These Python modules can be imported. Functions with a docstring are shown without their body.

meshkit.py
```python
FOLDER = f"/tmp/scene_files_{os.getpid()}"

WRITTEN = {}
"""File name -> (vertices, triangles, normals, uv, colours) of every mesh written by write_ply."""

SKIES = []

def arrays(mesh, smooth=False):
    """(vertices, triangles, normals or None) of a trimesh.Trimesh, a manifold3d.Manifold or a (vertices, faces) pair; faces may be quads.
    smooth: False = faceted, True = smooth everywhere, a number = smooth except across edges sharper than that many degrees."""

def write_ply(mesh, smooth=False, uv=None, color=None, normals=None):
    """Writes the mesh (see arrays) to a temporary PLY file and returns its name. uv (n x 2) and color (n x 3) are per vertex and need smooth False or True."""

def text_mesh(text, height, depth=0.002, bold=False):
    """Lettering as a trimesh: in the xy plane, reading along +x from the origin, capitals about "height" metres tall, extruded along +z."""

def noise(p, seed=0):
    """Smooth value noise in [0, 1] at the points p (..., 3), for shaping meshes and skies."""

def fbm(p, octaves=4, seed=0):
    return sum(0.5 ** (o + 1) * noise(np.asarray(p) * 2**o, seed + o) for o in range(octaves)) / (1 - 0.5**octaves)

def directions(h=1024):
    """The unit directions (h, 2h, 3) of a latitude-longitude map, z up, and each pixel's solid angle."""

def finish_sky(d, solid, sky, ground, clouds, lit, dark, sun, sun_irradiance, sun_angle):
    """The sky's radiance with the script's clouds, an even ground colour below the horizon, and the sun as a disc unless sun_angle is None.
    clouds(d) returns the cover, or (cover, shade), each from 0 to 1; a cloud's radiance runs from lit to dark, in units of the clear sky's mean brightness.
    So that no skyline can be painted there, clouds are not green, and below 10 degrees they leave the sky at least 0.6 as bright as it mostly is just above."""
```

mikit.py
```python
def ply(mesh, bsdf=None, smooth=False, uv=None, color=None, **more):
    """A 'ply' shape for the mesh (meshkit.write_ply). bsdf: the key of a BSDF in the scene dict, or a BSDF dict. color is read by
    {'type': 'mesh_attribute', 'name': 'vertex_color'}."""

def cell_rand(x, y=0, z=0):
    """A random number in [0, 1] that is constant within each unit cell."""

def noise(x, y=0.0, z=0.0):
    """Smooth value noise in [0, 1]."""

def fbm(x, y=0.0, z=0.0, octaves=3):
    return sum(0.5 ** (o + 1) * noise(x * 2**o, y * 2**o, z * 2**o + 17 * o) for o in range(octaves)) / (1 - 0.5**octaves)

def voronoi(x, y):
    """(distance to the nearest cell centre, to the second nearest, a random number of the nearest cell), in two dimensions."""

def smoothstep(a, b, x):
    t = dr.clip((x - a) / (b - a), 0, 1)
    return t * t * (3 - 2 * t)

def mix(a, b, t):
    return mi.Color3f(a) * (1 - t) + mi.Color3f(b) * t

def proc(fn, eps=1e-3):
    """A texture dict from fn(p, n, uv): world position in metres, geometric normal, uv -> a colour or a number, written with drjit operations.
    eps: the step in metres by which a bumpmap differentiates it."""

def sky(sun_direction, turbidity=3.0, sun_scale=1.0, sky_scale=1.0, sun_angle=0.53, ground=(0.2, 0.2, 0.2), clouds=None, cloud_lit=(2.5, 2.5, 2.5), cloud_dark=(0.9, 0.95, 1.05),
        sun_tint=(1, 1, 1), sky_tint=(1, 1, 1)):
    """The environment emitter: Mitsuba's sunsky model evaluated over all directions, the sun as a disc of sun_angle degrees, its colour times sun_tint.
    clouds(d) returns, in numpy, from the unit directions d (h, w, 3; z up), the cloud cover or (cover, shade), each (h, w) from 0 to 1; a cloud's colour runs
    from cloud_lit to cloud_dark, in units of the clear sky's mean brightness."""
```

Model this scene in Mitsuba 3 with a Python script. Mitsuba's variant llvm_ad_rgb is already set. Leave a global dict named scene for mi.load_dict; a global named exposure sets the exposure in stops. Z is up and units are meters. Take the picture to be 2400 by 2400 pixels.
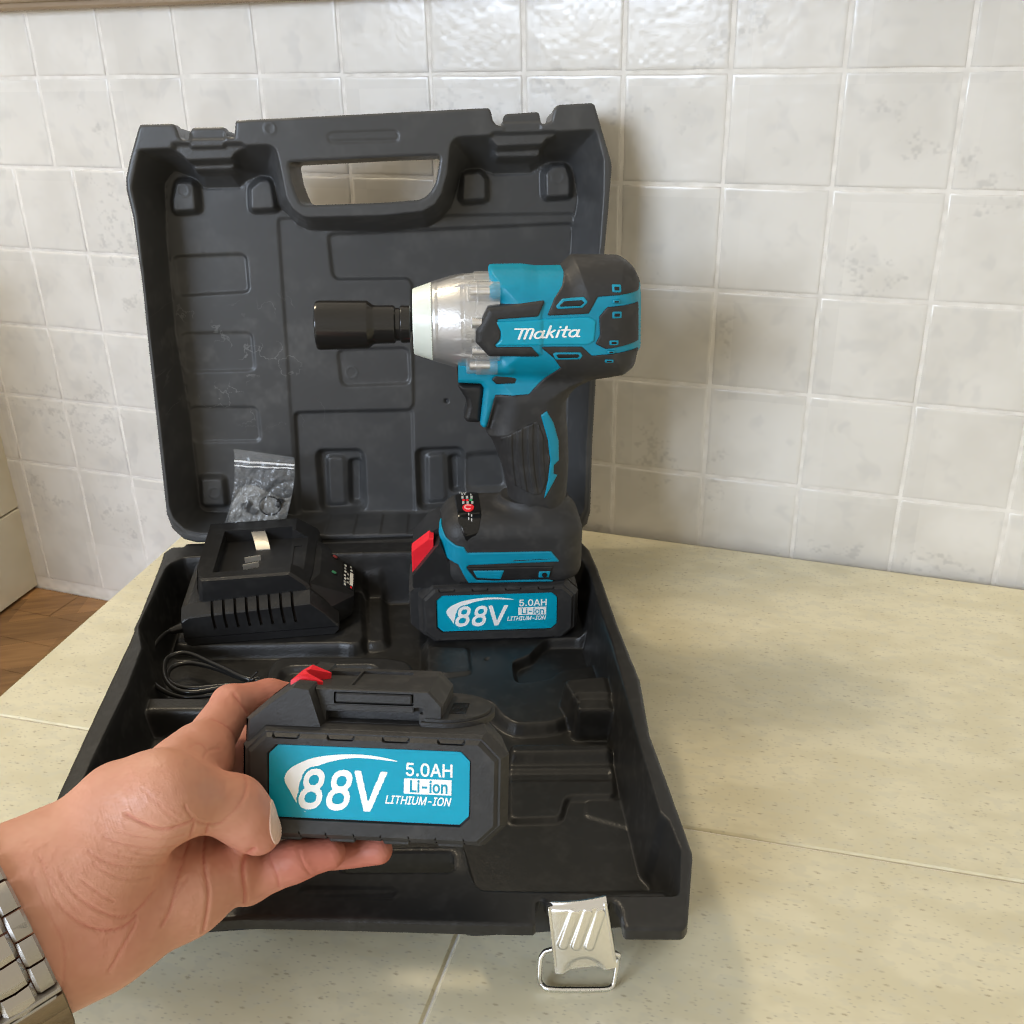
import math, random
import numpy as np, trimesh, shapely, shapely.geometry as sg, manifold3d as m3
import drjit as dr
import mitsuba as mi
import mikit, meshkit
from mikit import noise, fbm, voronoi, cell_rand, smoothstep, mix
T = mi.ScalarTransform4f
rng = random.Random(7)
nrg = np.random.default_rng(7)
scene, labels = {}, {}
exposure = -0.22

# ------------------------------------------------------------------ camera
FPX, PITCH, ROLL, CAMZ = 2380.05, 0.42333, 0.020636, 0.393259
C = np.array([0, 0, CAMZ])
_F = np.array([0, math.cos(PITCH), -math.sin(PITCH)]); _D = np.array([0, -math.sin(PITCH), -math.cos(PITCH)]); _X = np.array([1., 0, 0])
CR = np.array([math.cos(ROLL) * _X + math.sin(ROLL) * _D, -math.sin(ROLL) * _X + math.cos(ROLL) * _D, _F])
scene['camera'] = {'type': 'perspective', 'fov': math.degrees(2 * math.atan(1200 / FPX)), 'fov_axis': 'x', 'near_clip': 0.01, 'far_clip': 20.0,
                   'to_world': T().look_at(origin=C.tolist(), target=(C + CR[2]).tolist(), up=(-CR[1]).tolist())}

# ------------------------------------------------------------------ light: a cool window behind on the left, a warm lamp up left, the dim room round it
def rgb(*v): return {'type': 'rgb', 'value': list(v)}
def lamp_panel(key, pos, target, w, h, col, lab, cat):
    labels[key] = {'label': lab, 'category': cat}
    t = T().look_at(origin=list(pos), target=list(target), up=[0, 0, 1]) @ T().scale([w / 2, h / 2, 1])
    scene[key] = {'type': 'rectangle', 'to_world': t, 'emitter': {'type': 'area', 'radiance': rgb(*col)}}
lamp_panel('window', (-1.50, -1.25, 0.92), (0.02, 0.65, 0.15), 1.0, 0.85, (18.0, 20.8, 25.0), 'daylit window behind the camera on the left, outside the picture', 'window')
labels['wall_lamp'] = {'label': 'warm round lamp hanging left above the counter, outside the picture', 'category': 'lamp'}
scene['wall_lamp'] = {'type': 'sphere', 'center': [-0.44, 0.90, 1.06], 'radius': 0.085, 'emitter': {'type': 'area', 'radiance': rgb(76.0, 64.0, 46.0)}}
scene['room_light'] = {'type': 'constant', 'radiance': rgb(0.76, 0.685, 0.55)}

# ------------------------------------------------------------------ helpers
def ray(px):
    px = np.atleast_2d(np.asarray(px, float))
    return np.stack([(px[:, 0] - 1200) / FPX, (px[:, 1] - 1200) / FPX, np.ones(len(px))], 1) @ CR
def on_plane(px, o, n):
    d = ray(px); n = np.asarray(n, float)
    return C + d * (((np.asarray(o) - C) @ n) / (d @ n))[:, None]
def at_depth(px, z):
    """the point seen at pixel px (2400 px frame) at camera depth z"""
    return C + ray(px) * np.atleast_1d(z)[:, None]
def proj(q):
    v = (np.atleast_2d(q) - C) @ CR.T
    return np.stack([1200 + FPX * v[:, 0] / v[:, 2], 1200 + FPX * v[:, 1] / v[:, 2]], -1)
class Frame:
    def __init__(s, o, x, y, z): s.o, s.M = np.asarray(o, float), np.array([x, y, z], float)
    def to(s, q): return np.asarray(q) @ s.M + s.o
    def inv(s, q): return (np.asarray(q) - s.o) @ s.M.T
    def px(s, px, y=0.0):
        """pixels -> local (x, z) on the local plane y = const"""
        q = s.inv(on_plane(px, s.o + y * s.M[1], s.M[1])); return q[:, [0, 2]]
    def pz(s, px, z=0.0):
        q = s.inv(on_plane(px, s.o + z * s.M[2], s.M[2])); return q[:, [0, 1]]
def zm(x0, y0, k, pts): return [(x0 + k * a, y0 + k * b) for a, b in pts]
def put(mesh, fr):
    if hasattr(mesh, 'to_mesh'):
        m = mesh.to_mesh(); mesh = trimesh.Trimesh(m.vert_properties[:, :3], m.tri_verts, process=False)
    elif isinstance(mesh, tuple):
        f = np.asarray(mesh[1]); f = np.vstack([f[:, [0, 1, 2]], f[:, [0, 2, 3]]]) if f.shape[1] == 4 else f
        mesh = trimesh.Trimesh(mesh[0], f, process=False)
    v = fr.to(mesh.vertices); f = mesh.faces
    return trimesh.Trimesh(v, f if np.linalg.det(fr.M) > 0 else f[:, ::-1], process=False)
def numbered(k):
    if k not in scene and k not in used: used.add(k); return k
    i = 1
    while f'{k}_{i:03d}' in used: i += 1
    used.add(f'{k}_{i:03d}'); return f'{k}_{i:03d}'
used = set()
def obj(name, mesh, bsdf, parent=None, smooth=30, label=None, **kw):
    key = numbered((parent + '__' if parent else '') + name)
    scene[key] = mikit.ply(mesh, bsdf, smooth=smooth, **kw)
    if label: labels[key] = {'label': label}
    return key
def thing(name, label, cat, group=None):
    key = numbered(name); labels[key] = {'label': label, 'category': cat}
    if group: labels[key]['group'] = group
    return key
def ss(a, b, x):
    t = np.clip((x - a) / (b - a), 0, 1); return t * t * (3 - 2 * t)
def poly2(P, pts):
    """signed distance (negative inside) of points P (n,2) to a polygon"""
    pts = np.asarray(pts, float); n = len(pts); px, py = np.ascontiguousarray(P[:, 0]), np.ascontiguousarray(P[:, 1])
    d = np.full(len(P), 1e9); s = np.zeros(len(P), bool)
    for i in range(n):
        a, b = pts[i], pts[i - 1]; ex, ey = b - a; wx, wy = px - a[0], py - a[1]
        t = np.clip((wx * ex + wy * ey) / max(ex * ex + ey * ey, 1e-18), 0, 1)
        np.minimum(d, (wx - t * ex) ** 2 + (wy - t * ey) ** 2, out=d)
        c1, c2, c3 = py >= a[1], py < b[1], ex * wy > ey * wx
        s ^= (c1 & c2 & c3) | ~(c1 | c2 | c3)
    return np.where(s, -1., 1.) * np.sqrt(d)
class PG:
    """the same distance kept on a fine grid, for many look-ups"""
    def __init__(s, pts, h=.0003, m=.006):
        pts = np.asarray(pts); s.lo, s.h = pts.min(0) - m, h; s.n = np.ceil((pts.max(0) + m - s.lo) / h).astype(int) + 2
        g = np.stack(np.meshgrid(np.arange(s.n[0]), np.arange(s.n[1]), indexing='ij'), -1).reshape(-1, 2) * h + s.lo
        s.v = poly2(g, pts).reshape(s.n)
    def __call__(s, Q):
        f = (Q - s.lo) / s.h; c = np.clip(f, 0, s.n - 1.001); i = c.astype(int); t = c - i; ix, iy = i[:, 0], i[:, 1]; tx, ty = t[:, 0], t[:, 1]
        v = (s.v[ix, iy] * (1 - tx) + s.v[ix + 1, iy] * tx) * (1 - ty) + (s.v[ix, iy + 1] * (1 - tx) + s.v[ix + 1, iy + 1] * tx) * ty
        return v + np.sqrt(((f - c) ** 2).sum(1)) * s.h
def rpoly(pts, r):
    """polygon with rounded corners, as points"""
    p = sg.Polygon(pts).buffer(0); r = min(r, .45 * math.sqrt(p.area)) ; p0 = p
    p = p.buffer(-r, quad_segs=4).buffer(2 * r, quad_segs=4).buffer(-r, quad_segs=4)
    if p.is_empty: p = p0
    if p.geom_type != 'Polygon': p = max(p.geoms, key=lambda g: g.area)
    return np.array(p.simplify(.00006).exterior.coords)[:-1]
def smax(a, b, k): h = np.maximum(k - np.abs(a - b), 0) / k; return np.maximum(a, b) + h * h * k / 4
def smin(a, b, k): h = np.maximum(k - np.abs(a - b), 0) / k; return np.minimum(a, b) - h * h * k / 4
def rext(d2, dy, r):
    """rounded extrusion from a 2-D distance and a distance along the depth"""
    a, b = d2 + r, dy + r
    return np.hypot(np.maximum(a, 0), np.maximum(b, 0)) + np.minimum(np.maximum(a, b), 0) - r
def rbox(P, c, h, r):
    q = np.abs(P - np.asarray(c)) - (np.asarray(h) - r)
    return np.linalg.norm(np.maximum(q, 0), axis=1) + np.minimum(q.max(1), 0) - r
def rcone(P, a, b, ra, rb):
    a, b = np.asarray(a, float), np.asarray(b, float); e = b - a
    t = np.clip(((P - a) @ e) / (e @ e), 0, 1)
    return np.linalg.norm(P - a - t[:, None] * e, axis=1) - (ra + (rb - ra) * t)
def nets(f, lo, hi, h, k=6, newton=2):
    """surface nets of a distance function over a narrow band; returns a trimesh"""
    lo, hi = np.asarray(lo, float), np.asarray(hi, float)
    nb = np.ceil((hi - lo) / (h * k)).astype(int) + 1
    n = nb * k
    bc = np.stack(np.meshgrid(*[(np.arange(m) + .5) * k * h for m in nb], indexing='ij'), -1).reshape(-1, 3) - h / 2 + lo
    fb = f(bc)
    near = np.abs(fb) < k * h * 1.05 + 2 * h
    V = np.repeat(np.repeat(np.repeat(np.where(fb < 0, -1., 1.).reshape(nb), k, 0), k, 1), k, 2).astype(np.float32)
    off = np.stack(np.meshgrid(*[np.arange(k)] * 3, indexing='ij'), -1).reshape(-1, 3)
    ids = np.argwhere(near.reshape(nb)) * k
    I = (ids[:, None] + off[None]).reshape(-1, 3)
    for s in range(0, len(I), 400000):
        J = I[s:s + 400000]; V[J[:, 0], J[:, 1], J[:, 2]] = f(lo + J * h)
    neg = V < 0
    cnt = sum(neg[a:n[0] - 1 + a, b:n[1] - 1 + b, c:n[2] - 1 + c].astype(np.int8) for a in (0, 1) for b in (0, 1) for c in (0, 1))
    act = np.argwhere((cnt > 0) & (cnt < 8))
    idx = np.full(tuple(n - 1), -1, np.int64); idx[act[:, 0], act[:, 1], act[:, 2]] = np.arange(len(act))
    S = np.zeros((len(act), 3)); W = np.zeros(len(act))
    cs = [np.array(c) for c in np.ndindex(2, 2, 2)]
    for ax in range(3):
        for c in cs:
            if c[ax]: continue
            e = c.copy(); e[ax] = 1
            A, B = act + c, act + e
            va, vb = V[A[:, 0], A[:, 1], A[:, 2]], V[B[:, 0], B[:, 1], B[:, 2]]
            x = (va < 0) != (vb < 0); t = np.where(x, va / np.where(x, va - vb, 1), 0)
            S += np.where(x[:, None], c + t[:, None] * (e - c), 0); W += x
    P = lo + (act + S / W[:, None]) * h
    Q = []
    for ax in range(3):
        u, v = (ax + 1) % 3, (ax + 2) % 3
        a = [slice(None)] * 3; b = [slice(None)] * 3; a[ax] = slice(0, -1); b[ax] = slice(1, None)
        X = np.argwhere(neg[tuple(a)] != neg[tuple(b)])
        X = X[(X[:, u] > 0) & (X[:, v] > 0) & (X[:, u] < n[u] - 1) & (X[:, v] < n[v] - 1)]
        eu, ev = np.eye(3, dtype=int)[u], np.eye(3, dtype=int)[v]
        q = np.stack([idx[tuple((X - du * eu - dv * ev).T)] for du, dv in ((1, 1), (0, 1), (0, 0), (1, 0))], 1)
        flip = ~neg[tuple(X.T)]
        q[flip] = q[flip][:, ::-1]; Q.append(q)
    Q = np.vstack(Q); Q = Q[(Q >= 0).all(1)]
    for _ in range(newton):
        e = h * .3; v0 = f(P)
        g = np.stack([(f(P + d) - f(P - d)) / (2 * e) for d in np.eye(3) * e], 1)
        st = -v0[:, None] * g / np.maximum((g * g).sum(1), .25)[:, None]
        L = np.linalg.norm(st, axis=1, keepdims=True); P = P + st * np.minimum(1, .6 * h / np.maximum(L, 1e-12))
    return trimesh.Trimesh(P, np.vstack([Q[:, [0, 1, 2]], Q[:, [0, 2, 3]]]), process=False)
def MB(tm):
    """trimesh -> Manifold"""
    return m3.Manifold(m3.Mesh(np.asarray(tm.vertices, np.float32), np.asarray(tm.faces, np.uint32)))
def MT(m):
    a = m.to_mesh(); return trimesh.Trimesh(a.vert_properties[:, :3], a.tri_verts, process=False)
def ext(pts, z0, z1):
    """prism of a polygon (or shapely) between z0 and z1 as a Manifold"""
    g = sg.Polygon(pts) if not hasattr(pts, 'geom_type') else pts
    out = m3.Manifold()
    for q in getattr(g.buffer(0), 'geoms', [g.buffer(0)]):
        q = sg.polygon.orient(q)
        rings = [np.array(q.exterior.coords)[:-1]] + [np.array(i.coords)[:-1] for i in q.interiors]
        out = out + m3.CrossSection(rings, m3.FillRule.EvenOdd).extrude(z1 - z0).translate([0, 0, z0])
    return out
def hullpts(p): return m3.Manifold.hull_points(np.asarray(p, float))
def cbox(lo, hi, c=0.0):
    """box with chamfered edges"""
    lo, hi = np.minimum(lo, hi), np.maximum(lo, hi); p = []
    for s in np.ndindex(2, 2, 2):
        v = np.where(s, hi, lo).astype(float); g = np.where(s, -1, 1)
        for ax in range(3):
            w = v + g * c; w[ax] = v[ax]; p.append(w)
    return hullpts(p)
def tube(path, r, sides=10, closed=False):
    P = np.asarray(path, float); n = len(P); r = np.broadcast_to(r, n)
    t = np.gradient(P, axis=0); t /= np.linalg.norm(t, axis=1, keepdims=True)
    u = np.cross(t[0], [0, 0, 1]); u = u if np.linalg.norm(u) > .1 else np.cross(t[0], [0, 1, 0]); u /= np.linalg.norm(u)
    V = []; a = np.arange(sides) * 2 * np.pi / sides
    for i in range(n):
        u = u - (u @ t[i]) * t[i]; u /= np.linalg.norm(u); w = np.cross(t[i], u)
        V.append(P[i] + r[i] * (np.cos(a)[:, None] * u + np.sin(a)[:, None] * w))
    V = np.vstack(V); F = []
    for i in range(n - 1):
        for j in range(sides):
            k = (j + 1) % sides; F.append([i * sides + j, i * sides + k, (i + 1) * sides + k, (i + 1) * sides + j])
    F = np.array(F); F = np.vstack([F[:, [0, 1, 2]], F[:, [0, 2, 3]]])
    c0, c1 = len(V), len(V) + 1; V = np.vstack([V, P[0], P[-1]])
    caps = [[c0, (j + 1) % sides, j] for j in range(sides)] + [[c1, (n - 1) * sides + j, (n - 1) * sides + (j + 1) % sides] for j in range(sides)]
    return trimesh.Trimesh(V, np.vstack([F, caps]), process=False)
def spline(pts, n=80):
    from scipy.interpolate import CubicSpline
    P = np.asarray(pts, float); s = np.r_[0, np.cumsum(np.linalg.norm(np.diff(P, axis=0), axis=1))]
    return CubicSpline(s, P)(np.linspace(0, s[-1], n))
def lathe(prof, n=64):
    """profile of (x, r) turned about the x axis"""
    p = np.asarray(prof, float); a = np.arange(n) * 2 * np.pi / n
    V = np.stack([np.repeat(p[:, :1], n, 1), p[:, 1:] * np.cos(a), p[:, 1:] * np.sin(a)], -1).reshape(-1, 3); F = []
    for i in range(len(p) - 1):
        for j in range(n):
            k = (j + 1) % n; F += [[i * n + j, (i + 1) * n + j, (i + 1) * n + k], [i * n + j, (i + 1) * n + k, i * n + k]]
    return trimesh.Trimesh(V, np.array(F)[:, ::-1], process=False)

# ------------------------------------------------------------------ materials of the setting
def tile_col(p, n, uv):
    q = mi.Vector3f(p.x * 0.9365 - p.y * 0.3506, p.z, 0)
    a = fbm(q.x * 26, q.y * 26, 3.1, 4); b = fbm(q.x * 70 + 3 * a, q.y * 60, 9.0, 3)
    r = cell_rand(dr.floor(q.x / 0.0792 + 0.41), dr.floor(q.y / 0.0792 + 0.33), 5)
    c = mix((0.595, 0.567, 0.518), (0.655, 0.628, 0.58), smoothstep(0.3, 0.68, a))
    c = mix(c, (0.49, 0.475, 0.45), 0.35 * smoothstep(0.55, 0.85, b))
    spot = (0.6 * noise(q.x * 150, q.y * 190, 2.0) + 0.4 * noise(q.x * 420, q.y * 480, 7.0)) * smoothstep(0.50, 0.74, fbm(q.x * 17, q.y * 17, 6.0, 3))
    c = mix(c, (0.30, 0.29, 0.27), 0.30 * smoothstep(0.45, 0.85, spot))
    return c * (0.96 + 0.07 * r)
def tile_bump(p, n, uv):
    x, y = p.x * 0.9365 - p.y * 0.3506, p.z
    return 0.00050 * fbm(x * 38, y * 38, 1.0, 2) + 0.00012 * noise(x * 260, y * 260, 4.0)
scene['mat_tile'] = {'type': 'bumpmap', 'arbitrary': mikit.proc(tile_bump, 4e-4), 'scale': 1.0,
                     'bsdf': {'type': 'principled', 'base_color': mikit.proc(tile_col), 'roughness': 0.22, 'specular': 0.55}}
scene['mat_grout'] = {'type': 'principled', 'base_color': mikit.proc(lambda p, n, uv: mix((0.62, 0.59, 0.54), (0.76, 0.73, 0.68), noise(p.x * 160, p.y * 160, p.z * 160))), 'roughness': 0.9}
def counter_col(p, n, uv):
    x, y = p.x * 0.9641 - p.y * 0.2656, p.x * 0.2656 + p.y * 0.9641
    a = fbm(x * 34, y * 60, 1.0, 4)
    c = mix((0.575, 0.525, 0.365), (0.640, 0.590, 0.425), smoothstep(0.3, 0.7, a))
    c = mix(c, (0.56, 0.525, 0.395), 0.5 * smoothstep(0.52, 0.72, fbm(x * 120, y * 210, 2.0, 3)))
    d1, d2, w = voronoi(x * 95, y * 230)
    c = mix(c, (0.27, 0.21, 0.12), smoothstep(0.66, 0.98, w) * smoothstep(0.20, 0.05, d1) * 0.5)
    e1, e2, v = voronoi(x * 210 + 7, y * 460)
    c = mix(c, (0.30, 0.27, 0.20), smoothstep(0.45, 0.95, v) * smoothstep(0.26, 0.06, e1) * 0.42)
    return c
def counter_bump(p, n, uv):
    return 0.00016 * fbm(p.x * 180, p.y * 180, 0.0, 3)
scene['mat_counter'] = {'type': 'bumpmap', 'arbitrary': mikit.proc(counter_bump, 4e-4), 'scale': 1.0,
                        'bsdf': {'type': 'principled', 'base_color': mikit.proc(counter_col), 'roughness': 0.38, 'specular': 0.4}}
def wood_col(p, n, uv):
    a = fbm(p.x * 22 + p.y * 6, p.y * 190 - p.x * 40, 1.0, 4); r = cell_rand(dr.floor(p.x * 14), dr.floor((p.y * 0.97 - p.x * 0.24) * 19), 2)
    return mix((0.15, 0.075, 0.030), (0.27, 0.145, 0.058), a) * (0.72 + 0.5 * r)
scene['mat_wood'] = {'type': 'principled', 'base_color': mikit.proc(wood_col), 'roughness': 0.4}
scene['mat_cream'] = {'type': 'principled', 'base_color': mikit.proc(lambda p, n, uv: mix((0.56, 0.53, 0.42), (0.66, 0.62, 0.50), fbm(p.x * 25, p.y * 25, p.z * 30))), 'roughness': 0.35}
scene['mat_trim'] = {'type': 'principled', 'base_color': mikit.proc(lambda p, n, uv: mix((0.22, 0.155, 0.095), (0.31, 0.23, 0.15), fbm(p.x * 12, p.y * 12, p.z * 160))), 'roughness': 0.45}

# ------------------------------------------------------------------ wall of square glazed tiles
Mw = np.array([[0.9365119, 0.3506354, 0.00047366], [-0.3506081, 0.9364544, -0.0112735], [-0.0043963, 0.0103917, 0.9999363]])
TS = 0.0792134
WF = Frame(C + 0.8056755 * Mw[:, 1], Mw[:, 0], Mw[:, 1], Mw[:, 2])      # x along, y into the wall, z up
def wxy(c, r): return ((c - 8.59168) * TS, (-0.29246 - r) * TS)
wall = thing('tiled_wall', 'kitchen wall of pale grey glazed square tiles behind the open case', 'wall')
def tile_mesh(x0, x1, z0, z1):
    g = 0.0013
    x0, x1, z0, z1 = x0 + g, x1 - g, z0 + g, z1 - g
    k = 4; ring = []
    cs = [(x0, z0), (x1, z0), (x1, z1), (x0, z1)]
    for i in range(4):
        a, b = np.array(cs[i]), np.array(cs[(i + 1) % 4])
        for j in range(k): ring.append(a + (b - a) * j / k)
    ring = np.array(ring); ctr = np.array([(x0 + x1) / 2, (z0 + z1) / 2]); n = len(ring)
    wob = np.array([rng.uniform(-1, 1) for _ in range(n)]) * 0.00032
    dirn = (ctr - ring) / np.linalg.norm(ctr - ring, axis=1, keepdims=True)
    ring = ring + dirn * wob[:, None]
    tx, tz = rng.uniform(-.004, .004), rng.uniform(-.004, .004)
    V = []
    for inset, dep in ((0, .0045), (0, .0009), (.0005, .00033), (.0014, .00006), (.0032, 0.)):
        s = 1 - inset / ((x1 - x0) / 2), 1 - inset / ((z1 - z0) / 2)
        q = ctr + (ring - ctr) * s
        V.append(np.c_[q[:, 0], dep + (q[:, 0] - ctr[0]) * tx + (q[:, 1] - ctr[1]) * tz, q[:, 1]])
    V = np.vstack(V + [[[ctr[0], -.00005, ctr[1]]]]); F = []
    for l in range(4):
        for j in range(n):
            m = (j + 1) % n; F += [[l * n + j, l * n + m, l * n + n + m], [l * n + j, l * n + n + m, l * n + n + j]]
    F += [[4 * n + j, 4 * n + (j + 1) % n, 5 * n] for j in range(n)]
    return trimesh.Trimesh(V, np.array(F), process=False)
xa, za = wxy(-4, 7.2); xb, zb = wxy(15.0, -1.6)
obj('grout', put(MT(cbox((xa, .0007, za), (xb, .03, zb))), WF), 'mat_grout', wall)
for r in range(-1, 6):
    cols = list(range(-4, 16)) if r < 1 else [-3.6, -2.65, -1.65, -0.75, 0.02] + list(range(1, 16))
    r1 = 6.92 if r == 5 else r + 1
    for c0, c1 in zip(cols[:-1], cols[1:]):
        if r == 5 and c0 > 2: continue
        (x0, z1), (x1, z0) = wxy(c0, r), wxy(c1, r1)
        obj('tile', put(tile_mesh(x0, x1, z0, z1), WF), 'mat_tile', wall, smooth=True)
trim = thing('wall_trim', 'brown trim board running along the top of the tiled wall', 'trim board')
x0, z0 = wxy(-4, -0.70); x1, z1 = wxy(15.0, -1.3)
obj('board', put(MT(cbox((x0, -.016, z0), (x1, .0008, z1), .002)), WF), 'mat_trim', trim)
obj('bead', put(MT(cbox((x0, -.021, z0 + .006), (x1, -.0165, z0 + .014), .0015)), WF), 'mat_trim', trim)

# ------------------------------------------------------------------ counter of big stone-look slabs
labels['counter'] = {'label': 'cream speckled kitchen counter of large square slabs under the case', 'category': 'counter', 'kind': 'structure'}
cu, cv = np.array([0.9641, -0.2656]), np.array([0.2656, 0.9641])
A0 = np.array([0.0917, 0.4420]); B0 = np.array([-0.0307, 0.3706])
back = lambda x: np.array([x, (0.8056755 - 0.3506354 * x - 0.0112735 * CAMZ) / 0.9364544 - 0.0005])
Lp, Ld = np.array([-0.3038, 0.8254]), np.array([-0.0495, -0.2390]); Ld = Ld / np.linalg.norm(Ld)
cpoly = sg.Polygon([back(-0.274), back(1.05), (1.1, -0.5), tuple(Lp + 1.6 * Ld), tuple(Lp)])
U0, V0 = B0 @ cu, A0 @ cv
for i in range(-1, 2):
    for j in range(-2, 1):
        W_ = 0.62 if i >= 0 else 0.62
        u0, v0 = U0 + 0.62 * i, V0 + 0.50 * j
        q = sg.Polygon([tuple(u * cu + v * cv) for u, v in ((u0, v0), (u0 + .62, v0), (u0 + .62, v0 + .5), (u0, v0 + .5))])
        if j == 0: q = sg.Polygon([tuple(u * cu + v * cv) for u, v in ((u0 - (3 if i < 0 else 0), v0), (u0 + (3 if i > 0 else .62), v0), (u0 + (3 if i > 0 else .62), v0 + 1.5), (u0 - (3 if i < 0 else 0), v0 + 1.5))]) if i == 0 else None
        if j == 0 and i == 0: q = sg.Polygon([tuple(u * cu + v * cv) for u, v in ((U0 - 2, v0), (U0 + 2, v0), (U0 + 2, v0 + 1.5), (U0 - 2, v0 + 1.5))])
        if q is None: continue
        g = q.intersection(cpoly)
        if g.is_empty or g.area < 1e-3: continue
        m = hullpts(np.vstack([np.c_[np.array(g.buffer(-a, join_style=2).exterior.coords)[:-1], np.full(len(g.buffer(-a, join_style=2).exterior.coords) - 1, z)]
                               for a, z in ((.0007, -.018), (.0007, -.0011), (.0018, 0.))]))
        obj('slab', MT(m), 'mat_counter', 'counter')
obj('grout', MT(ext(cpoly.buffer(-.0015, join_style=2), -.0182, -.0016)), 'mat_grout', 'counter')
obj('body', MT(ext(cpoly.buffer(-.02, join_style=2), -.19, -.0185)), 'mat_cream', 'counter')

# ------------------------------------------------------------------ low wooden floor seen past the counter, and the cream panel on the far left
ZF = -0.180
labels['floor'] = {'label': 'brown wooden plank floor in the gap left of the counter', 'category': 'floor', 'kind': 'structure'}
obj('base', MT(cbox((-1.6, -.2, ZF - .03), (0.0, 1.25, ZF - .004))), 'mat_wood', 'floor')
pu, pv = np.array([0.9365, -0.3506]), np.array([0.3506, 0.9365])
for k in range(9):
    v1 = 1.02 - 0.052 * k; st = 0.17 * (k % 3)
    for j in range(3):
        u0 = -1.35 + st + 0.33 * j
        q = [tuple(u * pu + v * pv) for u, v in ((u0, v1 - .0515), (u0 + .329, v1 - .0515), (u0 + .329, v1), (u0, v1))]
        q = sg.Polygon(q).intersection(sg.Polygon([(-2, -1), (1, -1), tuple(WF.to([1.2, -.001, -.57])[:2]), tuple(WF.to([-1.5, -.001, -.57])[:2])]))
        if q.is_empty: continue
        obj('plank', MT(ext(q, ZF - .0035, ZF)), 'mat_wood', 'floor')
P1 = on_plane((93, 1374), (0, 0, ZF), (0, 0, 1))[0]; P2 = on_plane((0, 1443), (0, 0, ZF), (0, 0, 1))[0]
pd = (P2 - P1) / np.linalg.norm(P2 - P1); pn = np.array([pd[1], -pd[0], 0]); pn = pn if pn[0] > 0 else -pn
PF = Frame(P1, pd, pn, (0, 0, 1))
cab = thing('side_cabinet', 'cream side cabinet standing against the tiled wall at the far left', 'cabinet')
zj = PF.inv(on_plane((28, 1199), P1, pn))[0, 2]
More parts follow.
